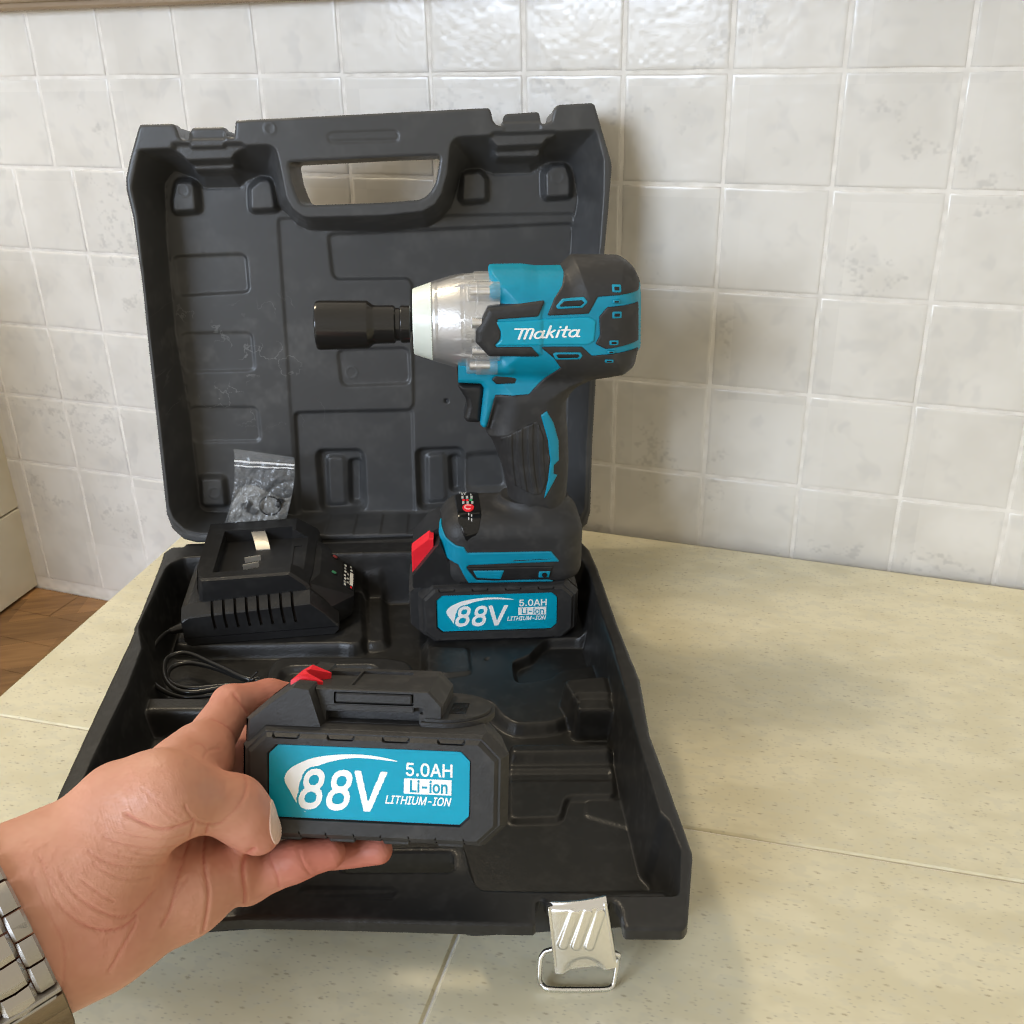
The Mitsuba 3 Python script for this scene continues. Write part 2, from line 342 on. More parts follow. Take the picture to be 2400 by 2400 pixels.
obj('panel', put(MT(cbox((.002, -.02, .003), (.42, 0, zj - .001), .001)), PF), 'mat_cream', cab)
obj('panel', put(MT(cbox((.002, -.02, zj + .001), (.42, 0, .46), .001)), PF), 'mat_cream', cab)
obj('carcass', put(MT(cbox((.004, -.3, .004), (.42, -.021, .459))), PF), 'mat_cream', cab)

# ------------------------------------------------------------------ plastics and metals
def scuffed(base, dust, amt, scale=1.0):
    def f(p, n, uv):
        s = fbm(p.x * 60 * scale, p.y * 60 * scale, p.z * 60 * scale, 4)
        w = noise(p.x * 420, p.y * 420, p.z * 150)
        return mix(base, dust, amt * smoothstep(0.45, 0.75, s) * (0.35 + 0.65 * w) + 0.10 * amt * w)
    return mikit.proc(f)
def grain_bump(p, n, uv): return 0.00009 * noise(p.x * 1500, p.y * 1500, p.z * 1500) + 0.00006 * noise(p.x * 700, p.y * 700, p.z * 700)
def bumped(b, fn=grain_bump, eps=2e-4): return {'type': 'bumpmap', 'arbitrary': mikit.proc(fn, eps), 'scale': 1.0, 'bsdf': b}
PL = {'type': 'principled', 'roughness': 0.38, 'specular': 0.42}
scene['mat_case'] = bumped({**PL, 'base_color': scuffed((0.0120, 0.0118, 0.0115), (0.034, 0.033, 0.031), 0.40, 2.2)})
def lid_dust(p, n, uv):
    s = fbm(p.x * 60, p.y * 60, p.z * 60, 4); w = noise(p.x * 420, p.y * 420, p.z * 150)
    c = mix((0.046, 0.0465, 0.047), (0.085, 0.083, 0.08), 0.45 * smoothstep(0.45, 0.75, s) * (0.35 + 0.65 * w))
    # dried splash marks in the left column of the lid
    m = smoothstep(0.075, 0.04, dr.abs(p.x + 0.205)) * smoothstep(0.060, 0.03, dr.abs(p.z - 0.175))
    r = dr.abs(fbm(p.x * 75 + 2, p.z * 75, 5.0, 4) - 0.5)
    v = smoothstep(0.022, 0.004, r) * smoothstep(0.45, 0.62, fbm(p.x * 40, p.z * 40, 8.0, 2))
    return mix(c, (0.20, 0.20, 0.195), (0.38 * v + 0.10 * w * smoothstep(0.5, 0.7, s)) * m)
scene['mat_lid'] = bumped({**PL, 'base_color': mikit.proc(lid_dust)})
scene['mat_chrome'] = {'type': 'roughconductor', 'material': 'Al', 'alpha': 0.08, 'specular_reflectance': {'type': 'rgb', 'value': [.93, .95, .97]}}
scene['mat_steel'] = {'type': 'roughconductor', 'material': 'Al', 'alpha': 0.22}

# ------------------------------------------------------------------ the open case
YAW, LEAN = 0.0591476, 0.1317768
Xc = np.array([math.cos(YAW), math.sin(YAW), 0]); Yc = np.array([-math.sin(YAW), math.cos(YAW), 0]); Zc = np.array([0, 0, 1.])
OB = np.array([-0.0738848, 0.3171809, 0.0494983]); OL = C + 1.05 * (np.array([-0.0958206, 0.6876131, 0.0494983]) - C)
VL = math.cos(LEAN) * Zc + math.sin(LEAN) * Yc; NL = math.cos(LEAN) * Yc - math.sin(LEAN) * Zc
LF = Frame(OL, Xc, VL, NL)      # lid: u across, v up, w into the lid
BF = Frame(OB, Xc, Yc, Zc)      # base: u across, v back, w up from the rim
def lp(px, w=0.0):
    q = LF.inv(on_plane(px, OL + w * NL, NL)); return q[:, :2]
def bp(px, w=0.0): return BF.pz(px, w)
case = thing('tool_case', 'open black moulded plastic carrying case with its lid standing up against the wall', 'tool case')
class Field:
    def __init__(s, lo, hi, h):
        s.n = np.ceil((np.asarray(hi) - lo) / h).astype(int) + 1; s.lo, s.h = np.asarray(lo, float), h
        i, j = np.meshgrid(np.arange(s.n[0]), np.arange(s.n[1]), indexing='ij'); s.P = np.stack([i, j], -1).reshape(-1, 2) * h + s.lo
        s.w = np.zeros(len(s.P))
    def d(s, pts):
        pts = np.asarray(pts); lo, hi = pts.min(0) - .02, pts.max(0) + .02
        m = ((s.P > lo) & (s.P < hi)).all(1); out = np.full(len(s.P), .02); out[m] = poly2(s.P[m], pts); return out
    def add(s, pts, dw, r=.004, slope=.0025): s.w += dw * ss(slope / 2, -slope / 2, s.d(rpoly(pts, r)))
    def level(s, pts, lv, r=.004, slope=.004):
        t = ss(slope / 2, -slope / 2, s.d(rpoly(pts, r))); s.w = s.w * (1 - t) + lv * t
    def solid(s, far):
        from scipy.ndimage import gaussian_filter
        s.w = gaussian_filter(s.w.reshape(s.n), .75, mode='nearest').ravel()
        """closed mesh between w(u, v) and the plane w = far"""
        a, b = s.n; V = np.vstack([np.c_[s.P, s.w], np.c_[s.P, np.full(len(s.P), far)]]); N = a * b
        I = np.arange(N).reshape(a, b)
        q = np.stack([I[:-1, :-1], I[1:, :-1], I[1:, 1:], I[:-1, 1:]], -1).reshape(-1, 4)
        if far > 0: q = q[:, ::-1]
        e = []
        for r in (I[0, ::-1], I[-1], I[:, 0], I[::-1, -1]):
            x = np.stack([r[:-1], r[:-1] + N, r[1:] + N, r[1:]], -1); e.append(x if far < 0 else x[:, ::-1])
        Q = np.vstack([q, q[:, ::-1] + N] + e); F = np.vstack([Q[:, [0, 1, 2]], Q[:, [0, 2, 3]]])
        return trimesh.Trimesh(V, F, process=False)

# ---- lid
zA = lambda p: zm(280, 220, .31056, p); zB = lambda p: zm(900, 220, .31056, p); zD = lambda p: zm(340, 750, .31056, p); zE = lambda p: zm(900, 1050, .31056, p)
lid_out = ([(460, 1272), (430, 1264), (404, 1240), (390, 1205), (371, 1030), (348, 820), (331, 655), (311, 509), (296, 447), (294, 419), (303, 375), (324, 300), (329, 292)]
           + zA([(390, 225), (408, 230), (425, 248), (452, 325), (470, 345), (518, 350), (524, 300), (540, 258), (560, 254), (770, 248), (790, 256), (805, 300), (812, 326), (866, 328), (874, 210), (884, 200)])
           + zB([(780, 106), (796, 112), (806, 130), (822, 200), (846, 232), (880, 242), (898, 240), (904, 170), (922, 150), (1155, 134), (1174, 146), (1188, 225), (1206, 226), (1262, 204), (1282, 120), (1300, 92), (1325, 82), (1565, 68), (1590, 82), (1716, 515), (1720, 555), (1692, 900), (1660, 1240)])
           + [(1402, 800), (1388, 1050), (1384, 1200), (1376, 1228), (1356, 1248), (1335, 1252)])
lid_in = ([(470, 1247), (436, 1240), (408, 1215), (399, 1190), (385, 1060), (365, 880), (345, 700), (325, 505), (310, 440)] + zA([(150, 425), (520, 410), (1120, 388), (1165, 402), (1182, 440), (1200, 520), (1250, 780), (1300, 870), (1380, 930), (1430, 945)])
          + zB([(0, 925), (300, 893), (390, 840), (440, 760), (485, 600), (500, 410), (515, 360), (560, 328), (1080, 298), (1580, 272), (1600, 290), (1652, 500), (1648, 760), (1618, 1200)]) + [(1388, 760), (1372, 1050), (1368, 1190), (1350, 1228), (1325, 1236)])
lid_floor = ([(482, 1202), (468, 1190), (461, 1112), (442, 955), (411, 781), (390, 560), (386, 430), (410, 400)] + zA([(560, 640), (640, 715), (910, 715), (960, 660), (1060, 620), (1150, 640), (1200, 860), (1270, 910), (1340, 990), (1430, 1030)])
             + zB([(0, 1040), (330, 1010), (430, 950), (510, 850), (590, 600), (640, 570), (735, 575), (830, 608), (1110, 604), (1210, 530), (1380, 525), (1420, 560), (1465, 800), (1425, 1000), (1420, 1240)])
             + [(1336, 900), (1325, 1195), (1310, 1206), (700, 1212)])
DL = 0.043
lo, hi = np.array([-.188, -.006]), np.array([.192, .342])
FL = Field(lo, hi, .00078)
d_out = poly2(FL.P, rpoly(lp(lid_out), .0012)); d_in = poly2(FL.P, rpoly(lp(lid_in), .003)); d_fl = poly2(FL.P, rpoly(lp(lid_floor, DL), .003))
t = np.where(d_in < 0, -d_in / np.maximum(-d_in + np.maximum(d_fl, 0), 1e-6), 0)
t = np.where(d_fl < 0, 1, t); t = np.where(t < .75, t, .75 + .25 * np.sin((t - .75) * 2 * np.pi) ) if False else t
FL.w = DL * (1 - (1 - np.clip(t, 0, 1)) ** 1.15)
FL.w += .0016 * ss(.0005, -.0008, d_in) * (t < 1)                                   # the stepped lip inside the rim
FL.w += np.where(d_in < 0, 0, .0011 * ss(.0006, -.0006, np.abs(d_in - .0024) - .0006)) * (FL.P[:, 1] < .23)
w0 = DL
L = lambda f, p, w=w0: lp(f(p), w)
# stepped panels of the lid floor
stair = zm(0, 0, 1, [(768, 549), (778, 640), (786, 655), (957, 653), (966, 668), (969, 948), (958, 964), (690, 968), (702, 1206), (1330, 1200), (1334, 900), (1340, 640), (1345, 523)])
FL.add(lp(stair, w0), .0022, .004, .0022)
FL.add(L(lambda p: p, [(651, 512), (1345, 500), (1340, 1206), (697, 1210), (672, 820)]), .0012, .003, .0016)
FL.add(lp([(690, 968), (966, 960), (972, 1206), (703, 1206)], w0), .0016, .003, .0022)
for q in ([(405, 601), (576, 595), (584, 684), (415, 694)], [(424, 781), (590, 779), (598, 868), (433, 872)], [(443, 953), (604, 954), (611, 1034), (452, 1036)]):
    FL.add(lp(q, w0), .0018 if q[0][1] == 601 else .0011, .004, .0020)
FL.add(lp([(790, 820), (958, 815), (962, 900), (800, 906)], w0), .0020, .005, .0022)
# corner bosses with a dark trench beside them
def boss(f, outer, inner, up=.009):
    FL.level(L(f, inner, DL - up), DL - up, .003, .0042)
boss(zA, [(360, 900), (360, 700), (560, 640), (660, 730), (668, 880), (620, 920), (360, 930)], [(385, 800), (412, 668), (440, 650), (545, 650), (573, 690), (590, 890), (392, 905)])
boss(zA, [(925, 720), (1150, 600), (1190, 690), (1230, 900), (985, 915), (945, 870)], [(972, 705), (1050, 638), (1125, 632), (1160, 680), (1188, 878), (975, 890)])
boss(zB, [(560, 600), (800, 570), (850, 640), (855, 790), (820, 835), (520, 845)], [(585, 590), (730, 575), (778, 640), (780, 808), (575, 822)])
boss(zB, [(1105, 640), (1210, 520), (1440, 540), (1462, 800), (1150, 818), (1105, 770)], [(1205, 590), (1270, 530), (1382, 528), (1416, 640), (1416, 780), (1210, 795)])
boss(zD, [(390, 1165), (650, 1165), (665, 1440), (410, 1440)], [(408, 1190), (590, 1190), (615, 1410), (425, 1410)], .006)
for f, c, w in ((zA, (478, 728), DL - .009), (zB, (1310, 625), DL - .009), (zD, (523, 1303), DL - .006), (zD, (1558, 400), DL)):
    o = L(f, [c], w)[0]; r = np.abs(np.linalg.norm(FL.P - o, axis=1) - .0044); FL.w -= .0005 * ss(.0006, .0001, r)
# latch blocks hanging from the top rim into the cavity
for f, a, b in ((zA, [(415, 380), (980, 380), (968, 402), (880, 462), (858, 505), (500, 518), (470, 480), (412, 432)], [(545, 500), (880, 490), (886, 560), (860, 585), (565, 592), (545, 575)]),
                (zB, [(815, 300), (1330, 290), (1320, 320), (1235, 350), (1205, 395), (850, 412), (820, 375), (800, 350)], [(822, 400), (1190, 380), (1192, 465), (1165, 490), (850, 496), (824, 470)])):
    FL.level(L(f, b, .016), .016, .002, .004); FL.level(L(f, a, .004), .004, .002, .003)
# pockets at the foot of the lid
def pocket(f, outer, inner, split):
    FL.add(L(f, outer, DL), .0075, .005, .004); FL.add(L(f, split, DL + .006), .006, .003, .0035)
    FL.add(L(f, inner, DL + .006), -.002, .003, .004)
pocket(zD, [(1290, 1000), (1640, 995), (1660, 1440), (1330, 1460)], [(1370, 1040), (1500, 1040), (1515, 1400), (1385, 1405)], [(1535, 1070), (1625, 1065), (1630, 1395), (1545, 1400)])
pocket(zE, [(245, 20), (600, 10), (600, 440), (265, 470)], [(325, 60), (455, 45), (470, 400), (330, 420)], [(490, 75), (570, 60), (575, 330), (505, 340)])
FL.add(L(zE, [(600, 60), (900, 45), (935, 315), (610, 330)], DL), .004, .006, .006)
# floor-edge step along the hinge side, groove and stub on the rim
hc = LF.inv(on_plane([(853, 942)], OL + DL * NL, NL))[0, :2] + [0.049, 0]
FL.w += .004 * ss(.0017, .0009, np.linalg.norm(FL.P - lp([(1046, 942)], DL)[0], axis=1))
rim_slot = lp(zA([(1575, 300), (1600, 295), (1932, 282)]) + zB([(90, 278), (112, 300), (108, 350), (85, 358)]) + zA([(1600, 370), (1575, 350)]))
FL.add(rim_slot, .0011, .003, .0018); FL.add(rim_slot + (rim_slot.mean(0) - rim_slot) * [.03, .35], -.0009, .001, .0012)
for f in (lambda: lp(zA([(1135, 260)]))[0],):
    FL.w -= .0004 * ss(.0009, .0002, np.abs(np.linalg.norm(FL.P - f(), axis=1) - .0036))
# tabs in the notches lie a little lower than the rim
FL.level(L(zA, [(528, 220), (795, 220), (795, 340), (528, 345)], 0), .0022, .001, .0012); FL.level(L(zA, [(528, 345), (790, 340), (790, 402), (528, 408)], 0), .0008, .001, .0010)
FL.level(L(zB, [(903, 110), (1182, 100), (1184, 210), (903, 220)], 0), .0022, .001, .0012); FL.level(L(zB, [(903, 222), (1184, 212), (1184, 285), (905, 298)], 0), .0008, .001, .0010)
hole = lp(zA([(1292, 514), (1276, 530), (1300, 660), (1335, 760), (1368, 826), (1410, 842)]) + zB([(0, 822), (265, 800), (315, 775), (355, 735), (390, 670), (408, 580), (424, 480), (410, 462), (0, 478)]))
d_h = FL.d(rpoly(hole, .002)); rr = .0016
for dd in (-d_out, d_h):
    x = np.clip(rr - dd, 0, rr); FL.w += rr - np.sqrt(np.maximum(rr * rr - x * x, 0))
FL.w += .00022 * (meshkit.fbm(np.c_[FL.P * 28, np.zeros(len(FL.P))], 2, 3) - .5) + .0004 * (meshkit.noise(np.c_[FL.P * 9, np.zeros(len(FL.P))], 4) - .5)
outl = rpoly(lp(lid_out), .0012)
lid = MB(FL.solid(.075)) ^ (ext(outl, -.01, .0125) + ext(sg.Polygon(outl).buffer(-.0012), .0, .064)) - ext(rpoly(hole, .002), -.02, .08)
obj('lid', put(lid, LF), 'mat_lid', case, smooth=40, label='black moulded lid of the case with a carrying-handle opening, standing upright')

# ---- base
zF = lambda p: zm(1050, 1700, .31056, p); zG = lambda p: zm(100, 1500, .31056, p); zH = lambda p: zm(900, 1450, .4917, p); zI = lambda p: zm(300, 1000, .31056, p)
bo = ([(1338, 1262), (1362, 1268), (1380, 1286), (1400, 1330), (1447, 1463), (1500, 1594), (1522, 1719), (1572, 1855), (1603, 1942), (1622, 1995), (1623, 2010), (1612, 2160), (1606, 2172), (1598, 2178), (1466, 2177), (1460, 2168)]
      + zF([(1300, 1390), (1270, 1340), (1225, 1318), (1205, 1350), (740, 1350), (725, 1320), (690, 1310), (660, 1330), (660, 1490), (640, 1506)]) + [(1050, 2164), (800, 2157), (569, 2152), (330, 2150)])
q = bp(bo); bl = bp([(66, 2040), (72, 2010), (109, 1925), (131, 1873), (199, 1724), (305, 1500), (378, 1314), (384, 1294), (400, 1283), (430, 1278)])
lat0 = bp([(330, 2150)])[0]
lat = [[-.155, .0035], [-.168, .030]]
base_out = np.vstack([q[:-1], [[-.140, q[-2][1] - .0005], [-.156, q[-2][1] + .002], [-.168, .040]], bl[2:]])
bi = ([(1330, 1286), (1352, 1294), (1366, 1316), (1378, 1340), (1400, 1420), (1429, 1500), (1457, 1600), (1485, 1700)] + zF([(1440, 150), (1495, 330), (1590, 655), (1655, 715), (1745, 940), (1735, 1255), (1720, 1276), (1130, 1276), (1125, 1255), (260, 1234), (215, 1195), (170, 1110), (140, 960), (120, 900)]))
qi = bp(bi)
hole_b = bp([(800, 1996), (1058, 1998), (1064, 2004), (1064, 2034), (1058, 2041), (800, 2042)]); hole_b[[0, -1], 0] = -.052 if False else hole_b[[0, -1], 0]
yh = qi[-1][1]
in_l = bp([(150, 1880), (160, 1870)] + zG([(260, 1180), (480, 700), (660, 330), (760, 60)]) + zI([(90, 1500), (215, 1240), (290, 1070), (330, 1030), (420, 990), (520, 985)]))
base_in = np.vstack([qi, [[-.030, yh + .004], [-.036, .062], [-.118, .062], [-.126, .040], [-.135, .0300], [-.155, .0305]], in_l[2:]])
DB = 0.040
FB = Field(np.array([-.178, -.004]), np.array([.166, .402]), .00078)
b_out = poly2(FB.P, rpoly(base_out, .0012)); b_in = poly2(FB.P, rpoly(base_in, .002))
bfl = np.array(sg.Polygon(rpoly(base_in, .002)).buffer(-.008, join_style=2).exterior.coords)[:-1]
b_fl = poly2(FB.P, bfl)
t = np.clip(-b_in / .008, 0, 1)
FB.w = -DB * (1 - (1 - t) ** 1.2)
B = lambda f, p, w: bp(f(p), w)
inside = b_in < -.004
def lev(pts, w, r=.006, slope=.008):
    FB.level(pts, w, r, slope * .6)
keep = FB.w.copy()
# drill bed, blocks and pit on the right; ridges in the middle; bed of the charger on the left
lev(B(zH, [(190, 60), (420, 60), (1000, -260), (1130, 20), (1130, 300), (1120, 462), (885, 468), (800, 500), (620, 508), (545, 460), (500, 395), (190, 385)], -.032), -.0325, .010, .009)
lev(B(zH, [(205, 125), (400, 130), (415, 250), (300, 262), (205, 255)], -.030), -.0305, .004, .004)
lev(B(zE, [(1245, 1402), (1420, 1355), (1500, 1335), (1720, 1290), (1660, 1452), (1235, 1450), (1185, 1482), (1195, 1440)], -.022), -.022, .004, .007)
lev(B(zE, [(985, 1660), (1010, 1640), (1110, 1600), (1180, 1520), (1240, 1475), (1600, 1470), (1640, 1650), (1320, 1705), (1240, 1765), (1040, 1795), (1005, 1790)], -.036), -.0432, .004, .006)
lev(B(zH, [(835, 285), (1120, 262), (1125, 378), (910, 382), (885, 385), (878, 350)], -.016), -.016, .006, .006)
lev(B(zH, [(905, 440), (1110, 440), (1112, 378), (920, 378)], -.019), -.019, .003, .006)
lev(B(zI, [(1110, 1740), (1180, 1725), (1932, 1730), (2120, 1760), (2170, 1820), (2170, 2000), (1000, 2000), (1040, 1840)], -.024), -.024, .008, .007)
FB.add(B(zI, [(1180, 1815), (1860, 1800), (1890, 1990), (1100, 1990)], -.024), -.004, .006, .004)
lev(B(zG, [(640, 420), (1900, 430), (1950, 540), (1250, 548), (700, 548), (600, 640), (560, 600)], -.022), -.022, .006, .008)
FB.add(B(zG, [(700, 655), (1900, 650), (1900, 1200), (560, 1200)], -.034), -.004, .010, .006)
lev(B(zI, [(520, 1020), (1760, 1000), (1790, 1660), (1600, 1640), (330, 1660)], -.030), -.030, .008, .008)
for q in ([(1800, 1170), (1920, 1150), (1960, 1640), (1790, 1660)],): FB.add(B(zI, q, -.036), .006, .006, .006)
# stepped plates in the front right pocket
dw = B(zF, [(455, 165), (1235, 165), (1270, 520), (900, 525), (850, 690), (455, 700)], -.036); FB.add(dw, .0028, .004, .003)
FB.add(B(zF, [(1045, 575), (1320, 560), (1380, 640), (1420, 800), (1035, 690)], -.040), .0008, .003, .002)
FB.add(B(zF, [(460, 175), (1230, 175), (1250, 260), (460, 270)], -.036), .006, .004, .006); FB.add(B(zF, [(440, 330), (1230, 325), (1235, 395), (440, 400)], -.036), -.0016, .002, .003)
for q in ([(205, 1020), (530, 1020), (565, 1200), (220, 1210)], [(985, 1030), (1470, 1030), (1530, 1290), (1010, 1270)]): FB.add(B(zF, q, -.040), -.0035, .004, .003)
FB.w = np.where(b_in > 0, keep, np.maximum(np.minimum(FB.w, np.maximum(keep, FB.w * 1)), keep) if False else np.maximum(FB.w, keep))
vf_ = np.interp(FB.P[:, 0], [-.14, -.13, -.035, -.025, .3], [.0315, .063, .063, qi[-3][1], qi[:, 1].min()]); FB.w = np.maximum(FB.w, -.0095 - np.maximum(FB.P[:, 1] - vf_, 0) * .95)
FB.w = np.minimum(FB.w, np.where(b_in < 0, np.maximum(keep, -.0130), 0))
FB.w -= .0014 * ss(.0004, -.0008, b_in) * ss(-.007, -.002, b_in)
slot_b = bp([(712, 2080), (922, 2085), (932, 2094), (922, 2106), (712, 2103), (704, 2092)]); FB.add(slot_b, -.0011, .003, .0018); FB.add(slot_b + (slot_b.mean(0) - slot_b) * [.03, .35], .0009, .001, .0012)
FB.add(bp(zF([(1490, 790), (1560, 800), (1700, 1060), (1680, 1260), (1560, 1270), (1500, 900)]), -.02), .0, .002, .002)
FB.w -= .003 * ss(.0014, .0006, np.linalg.norm(FB.P - bp([(1141, 1544)], -.0325)[0], axis=1))
d_h = FB.d(rpoly(hole_b, .002))
for dd in (-b_out, d_h):
    x = np.clip(rr - dd, 0, rr); FB.w -= rr - np.sqrt(np.maximum(rr * rr - x * x, 0))
FB.w += .00025 * (meshkit.fbm(np.c_[FB.P * 28, np.ones(len(FB.P))], 2, 3) - .5)
outb = rpoly(base_out, .0012)
shell = ext(outb, -.0062, .01)
cav = sg.Polygon(rpoly(base_in, .002))
body = ext(cav.buffer(.0028), -.047, -.002) + ext(cav.buffer(.004), -.03, -.002)
def under(v0): return m3.Manifold.cube([.5, .2, .2]).translate([-.25, -.2, -.1]).rotate([45, 0, 0]).translate([0, v0, -.0115 - .0]) ^ m3.Manifold.cube([.5, .3, .1]).translate([-.25, -.1, -.1115])
body = body - (under(qi[:, 1].min() - .006))
base = (MB(FB.solid(-.0485)) ^ (shell + body)) - ext(rpoly(hole_b, .002), -.08, .02)
obj('base', put(base, BF), 'mat_case', case, smooth=40, label='black moulded lower half of the case lying open on the counter')
# moulded hinge between the halves
lv0 = outl[:, 1].min(); rv = base_out[np.argmax(base_out[:, 1])][1]
hp = []
for u0, u1 in ((-.158, .140),):
    for u in (u0, u1):
        p = BF.to([u, rv - .002, -.0045]); q_ = LF.inv(p); l_ = LF.to([q_[0], lv0 + .003, .004]) if True else p
        hp += [p + d_ for d_ in np.vstack([np.eye(3), -np.eye(3)]) * .0022] + [l_ + d_ for d_ in np.vstack([np.eye(3), -np.eye(3)]) * .0022]
obj('hinge', MT(hullpts(hp)), 'mat_case', case)
# ---- chrome toggle latch on the front edge
def latch():
    k = case + '__latch'
    PO = on_plane(zF([(980, 1350)]), OB + .002 * Zc, Zc)[0]
    a = on_plane(zF([(750, 1350), (1198, 1352)]), PO, Zc); zt = .0175
    b = on_plane(zF([(808, 1868), (1282, 1868)]), (0, 0, zt), (0, 0, 1))
    ux = (a[1] - a[0]) / np.linalg.norm(a[1] - a[0]); m0, m1 = a.mean(0), b.mean(0); vy = m1 - m0; ln = np.linalg.norm(vy); vy = vy / ln
    nz = np.cross(vy, ux); nz = nz / np.linalg.norm(nz); nz = nz if nz[2] > 0 else -nz
    ux = np.cross(vy, nz); ux = ux if ux[0] > 0 else -ux
    fr = Frame(m0, ux, vy, nz); wa = np.linalg.norm(a[1] - a[0]) / 2; wb = np.linalg.norm(b[1] - b[0]) / 2
    n = 70; uu, vv = np.meshgrid(np.linspace(-1, 1, n), np.linspace(0, 1, 90), indexing='ij')
    half = wa + (wb - wa) * vv; x = uu * half; y = vv * ln
    end = 1 - .030 * np.cos(np.clip(np.abs(uu), 0, 1) * np.pi) * 0
    y = y + np.where(vv > .8, (vv - .8) / .2, 0) * (-.0010 * np.maximum(0, np.cos(uu * np.pi * .75)))
    P = np.stack([x, y], -1).reshape(-1, 2); w = np.zeros(len(P))
    for i in (0, 1, 2):
        c0 = fr.inv(on_plane(zF([(955 + 100 * i, 1420)]), m0, nz))[0, :2]; c1 = fr.inv(on_plane(zF([(865 + 101 * i, 1665)]), m0, nz))[0, :2]
        e = c1 - c0; tt = np.clip((P - c0) @ e / (e @ e), 0, 1); d = np.linalg.norm(P - c0 - tt[:, None] * e, axis=1)
        w += np.where(True, .0009 * ss(.0026, .0014, d), 0) * (.55 + .45 * tt)
    c = fr.inv(on_plane(zF([(1030, 1880)]), m0, nz))[0, :2]; d = np.linalg.norm((P - c) / [1, .95], axis=1); w -= .0026 * ss(.0100, .0060, d)
    w -= .0016 * uu.ravel() ** 2 + .0022 * ss(.1, .0, vv.ravel())
    V = np.c_[P, w]; I = np.arange(len(V)).reshape(n, 90)
    q = np.stack([I[:-1, :-1], I[1:, :-1], I[1:, 1:], I[:-1, 1:]], -1).reshape(-1, 4)
    V2 = np.vstack([V, V - [0, 0, .0009]]); N_ = len(V); ed = np.r_[I[:, 0], I[-1, 1:], I[-2::-1, -1], I[0, -2:0:-1]]; e2 = np.roll(ed, -1)
    Q = np.vstack([q, q[:, ::-1] + N_, np.stack([ed, ed + N_, e2 + N_, e2], -1)])
    obj('plate', put((V2, Q), fr), 'mat_chrome', k, smooth=35)
    for s in (-1, 1):
        p = [[s * (wa - .0002), .001, -.0006], [s * (wb - .0002), ln - .004, -.0006], [s * (wb - .0002), ln - .001, -.004], [s * wb, ln - .012, -.0065], [s * wa, .004, -.0065]]
        p = np.array(p); pr = np.vstack([p, p - [s * .0009, 0, 0]]); obj('side_flange', put(hullpts(pr), fr), 'mat_chrome', k)
    y0 = fr.inv(on_plane(zF([(720, 1700)]), m0 - .003 * nz, nz))[0]; bz = .0022
    e0 = [fr.inv(on_plane([p], (0, 0, z_), (0, 0, 1)))[0] for p, z_ in (zF([(790, 1690)])[0:1] and [(zF([(790, 1690)])[0], .020), (zF([(730, 1705)])[0], .0185), (zF([(695, 1760)])[0], .0155), (zF([(688, 1900)])[0], .008), (zH([(745, 1735)])[0], .0028), (zH([(775, 1765)])[0], .0023), (zH([(940, 1768)])[0], .0023), (zH([(1070, 1765)])[0], .0023), (zH([(1095, 1745)])[0], .0028), (zH([(1115, 1620)])[0], .0145), (zF([(1290, 1735)])[0], .0175), (zF([(1230, 1700)])[0], .0195)])]
    e0 = np.array(e0); path = []
    for i in range(len(e0)):
        path.append(e0[i])
    dense = np.vstack([np.linspace(e0[i], e0[i + 1], 6)[:-1] for i in range(len(e0) - 1)] + [e0[-1:]])
    for _ in range(2): dense[1:-1] = (dense[:-2] + dense[1:-1] * 2 + dense[2:]) / 4
    obj('wire_bail', put(tube(dense, .00115, 12), fr), 'mat_chrome', k, smooth=60)
    labels[k + '__plate'] = {'label': 'chrome latch plate with three slanted grooves hanging open at the front'}
latch()

# ------------------------------------------------------------------ slide-on battery (built twice: one on the wrench, one in the hand)
BLUE = (0.0, 0.235, 0.36)
def mottled(c, a=.10, f=90):
    lo_, hi_ = [float(x * (1 - a)) for x in c], [float(x * (1 + a)) for x in c]; return mikit.proc(lambda p, n, uv: mix(lo_, hi_, fbm(p.x * f, p.y * f, p.z * f)))
scene['mat_black'] = bumped({**PL, 'roughness': .40, 'base_color': scuffed((0.0135, 0.0135, 0.014), (0.04, 0.04, 0.039), .3, 2.)})
scene['mat_black_matt'] = bumped({**PL, 'roughness': .55, 'base_color': scuffed((0.0205, 0.020, 0.020), (0.055, 0.052, 0.048), .4, 2.)})
scene['mat_dark'] = {**PL, 'roughness': .5, 'base_color': rgb(.006, .006, .006)}
scene['mat_blue'] = bumped({**PL, 'roughness': .42, 'base_color': mottled((0.0, 0.215, 0.325))})
scene['mat_label'] = {**PL, 'roughness': .30, 'base_color': mottled((0.0, 0.29, 0.42), .04)}
scene['mat_white'] = {**PL, 'roughness': .40, 'base_color': mottled((0.80, 0.80, 0.78), .03)}
scene['mat_red'] = {**PL, 'roughness': .35, 'base_color': mottled((0.72, 0.018, 0.03), .08)}
scene['mat_green'] = {**PL, 'roughness': .35, 'base_color': rgb(.03, .38, .12)}
scene['mat_pink'] = {**PL, 'roughness': .35, 'base_color': rgb(.85, .42, .42)}
scene['mat_print'] = {**PL, 'roughness': .5, 'base_color': rgb(.42, .42, .41)}
scene['mat_gloss'] = {**PL, 'roughness': .12, 'base_color': rgb(.008, .008, .008)}
scene['mat_socket'] = {**PL, 'roughness': .17, 'clearcoat': .4, 'clearcoat_gloss': .8, 'base_color': rgb(.012, .011, .010)}
scene['mat_clear'] = {'type': 'blendbsdf', 'weight': .12, 'a': {'type': 'thindielectric', 'int_ior': 1.5}, 'b': {'type': 'twosided', 'bsdf': {'type': 'principled', 'base_color': rgb(.72, .72, .71), 'roughness': .09, 'specular': .9, 'clearcoat': .8}}}
scene['mat_milky'] = {**PL, 'roughness': .32, 'base_color': mottled((.66, .70, .63), .05)}
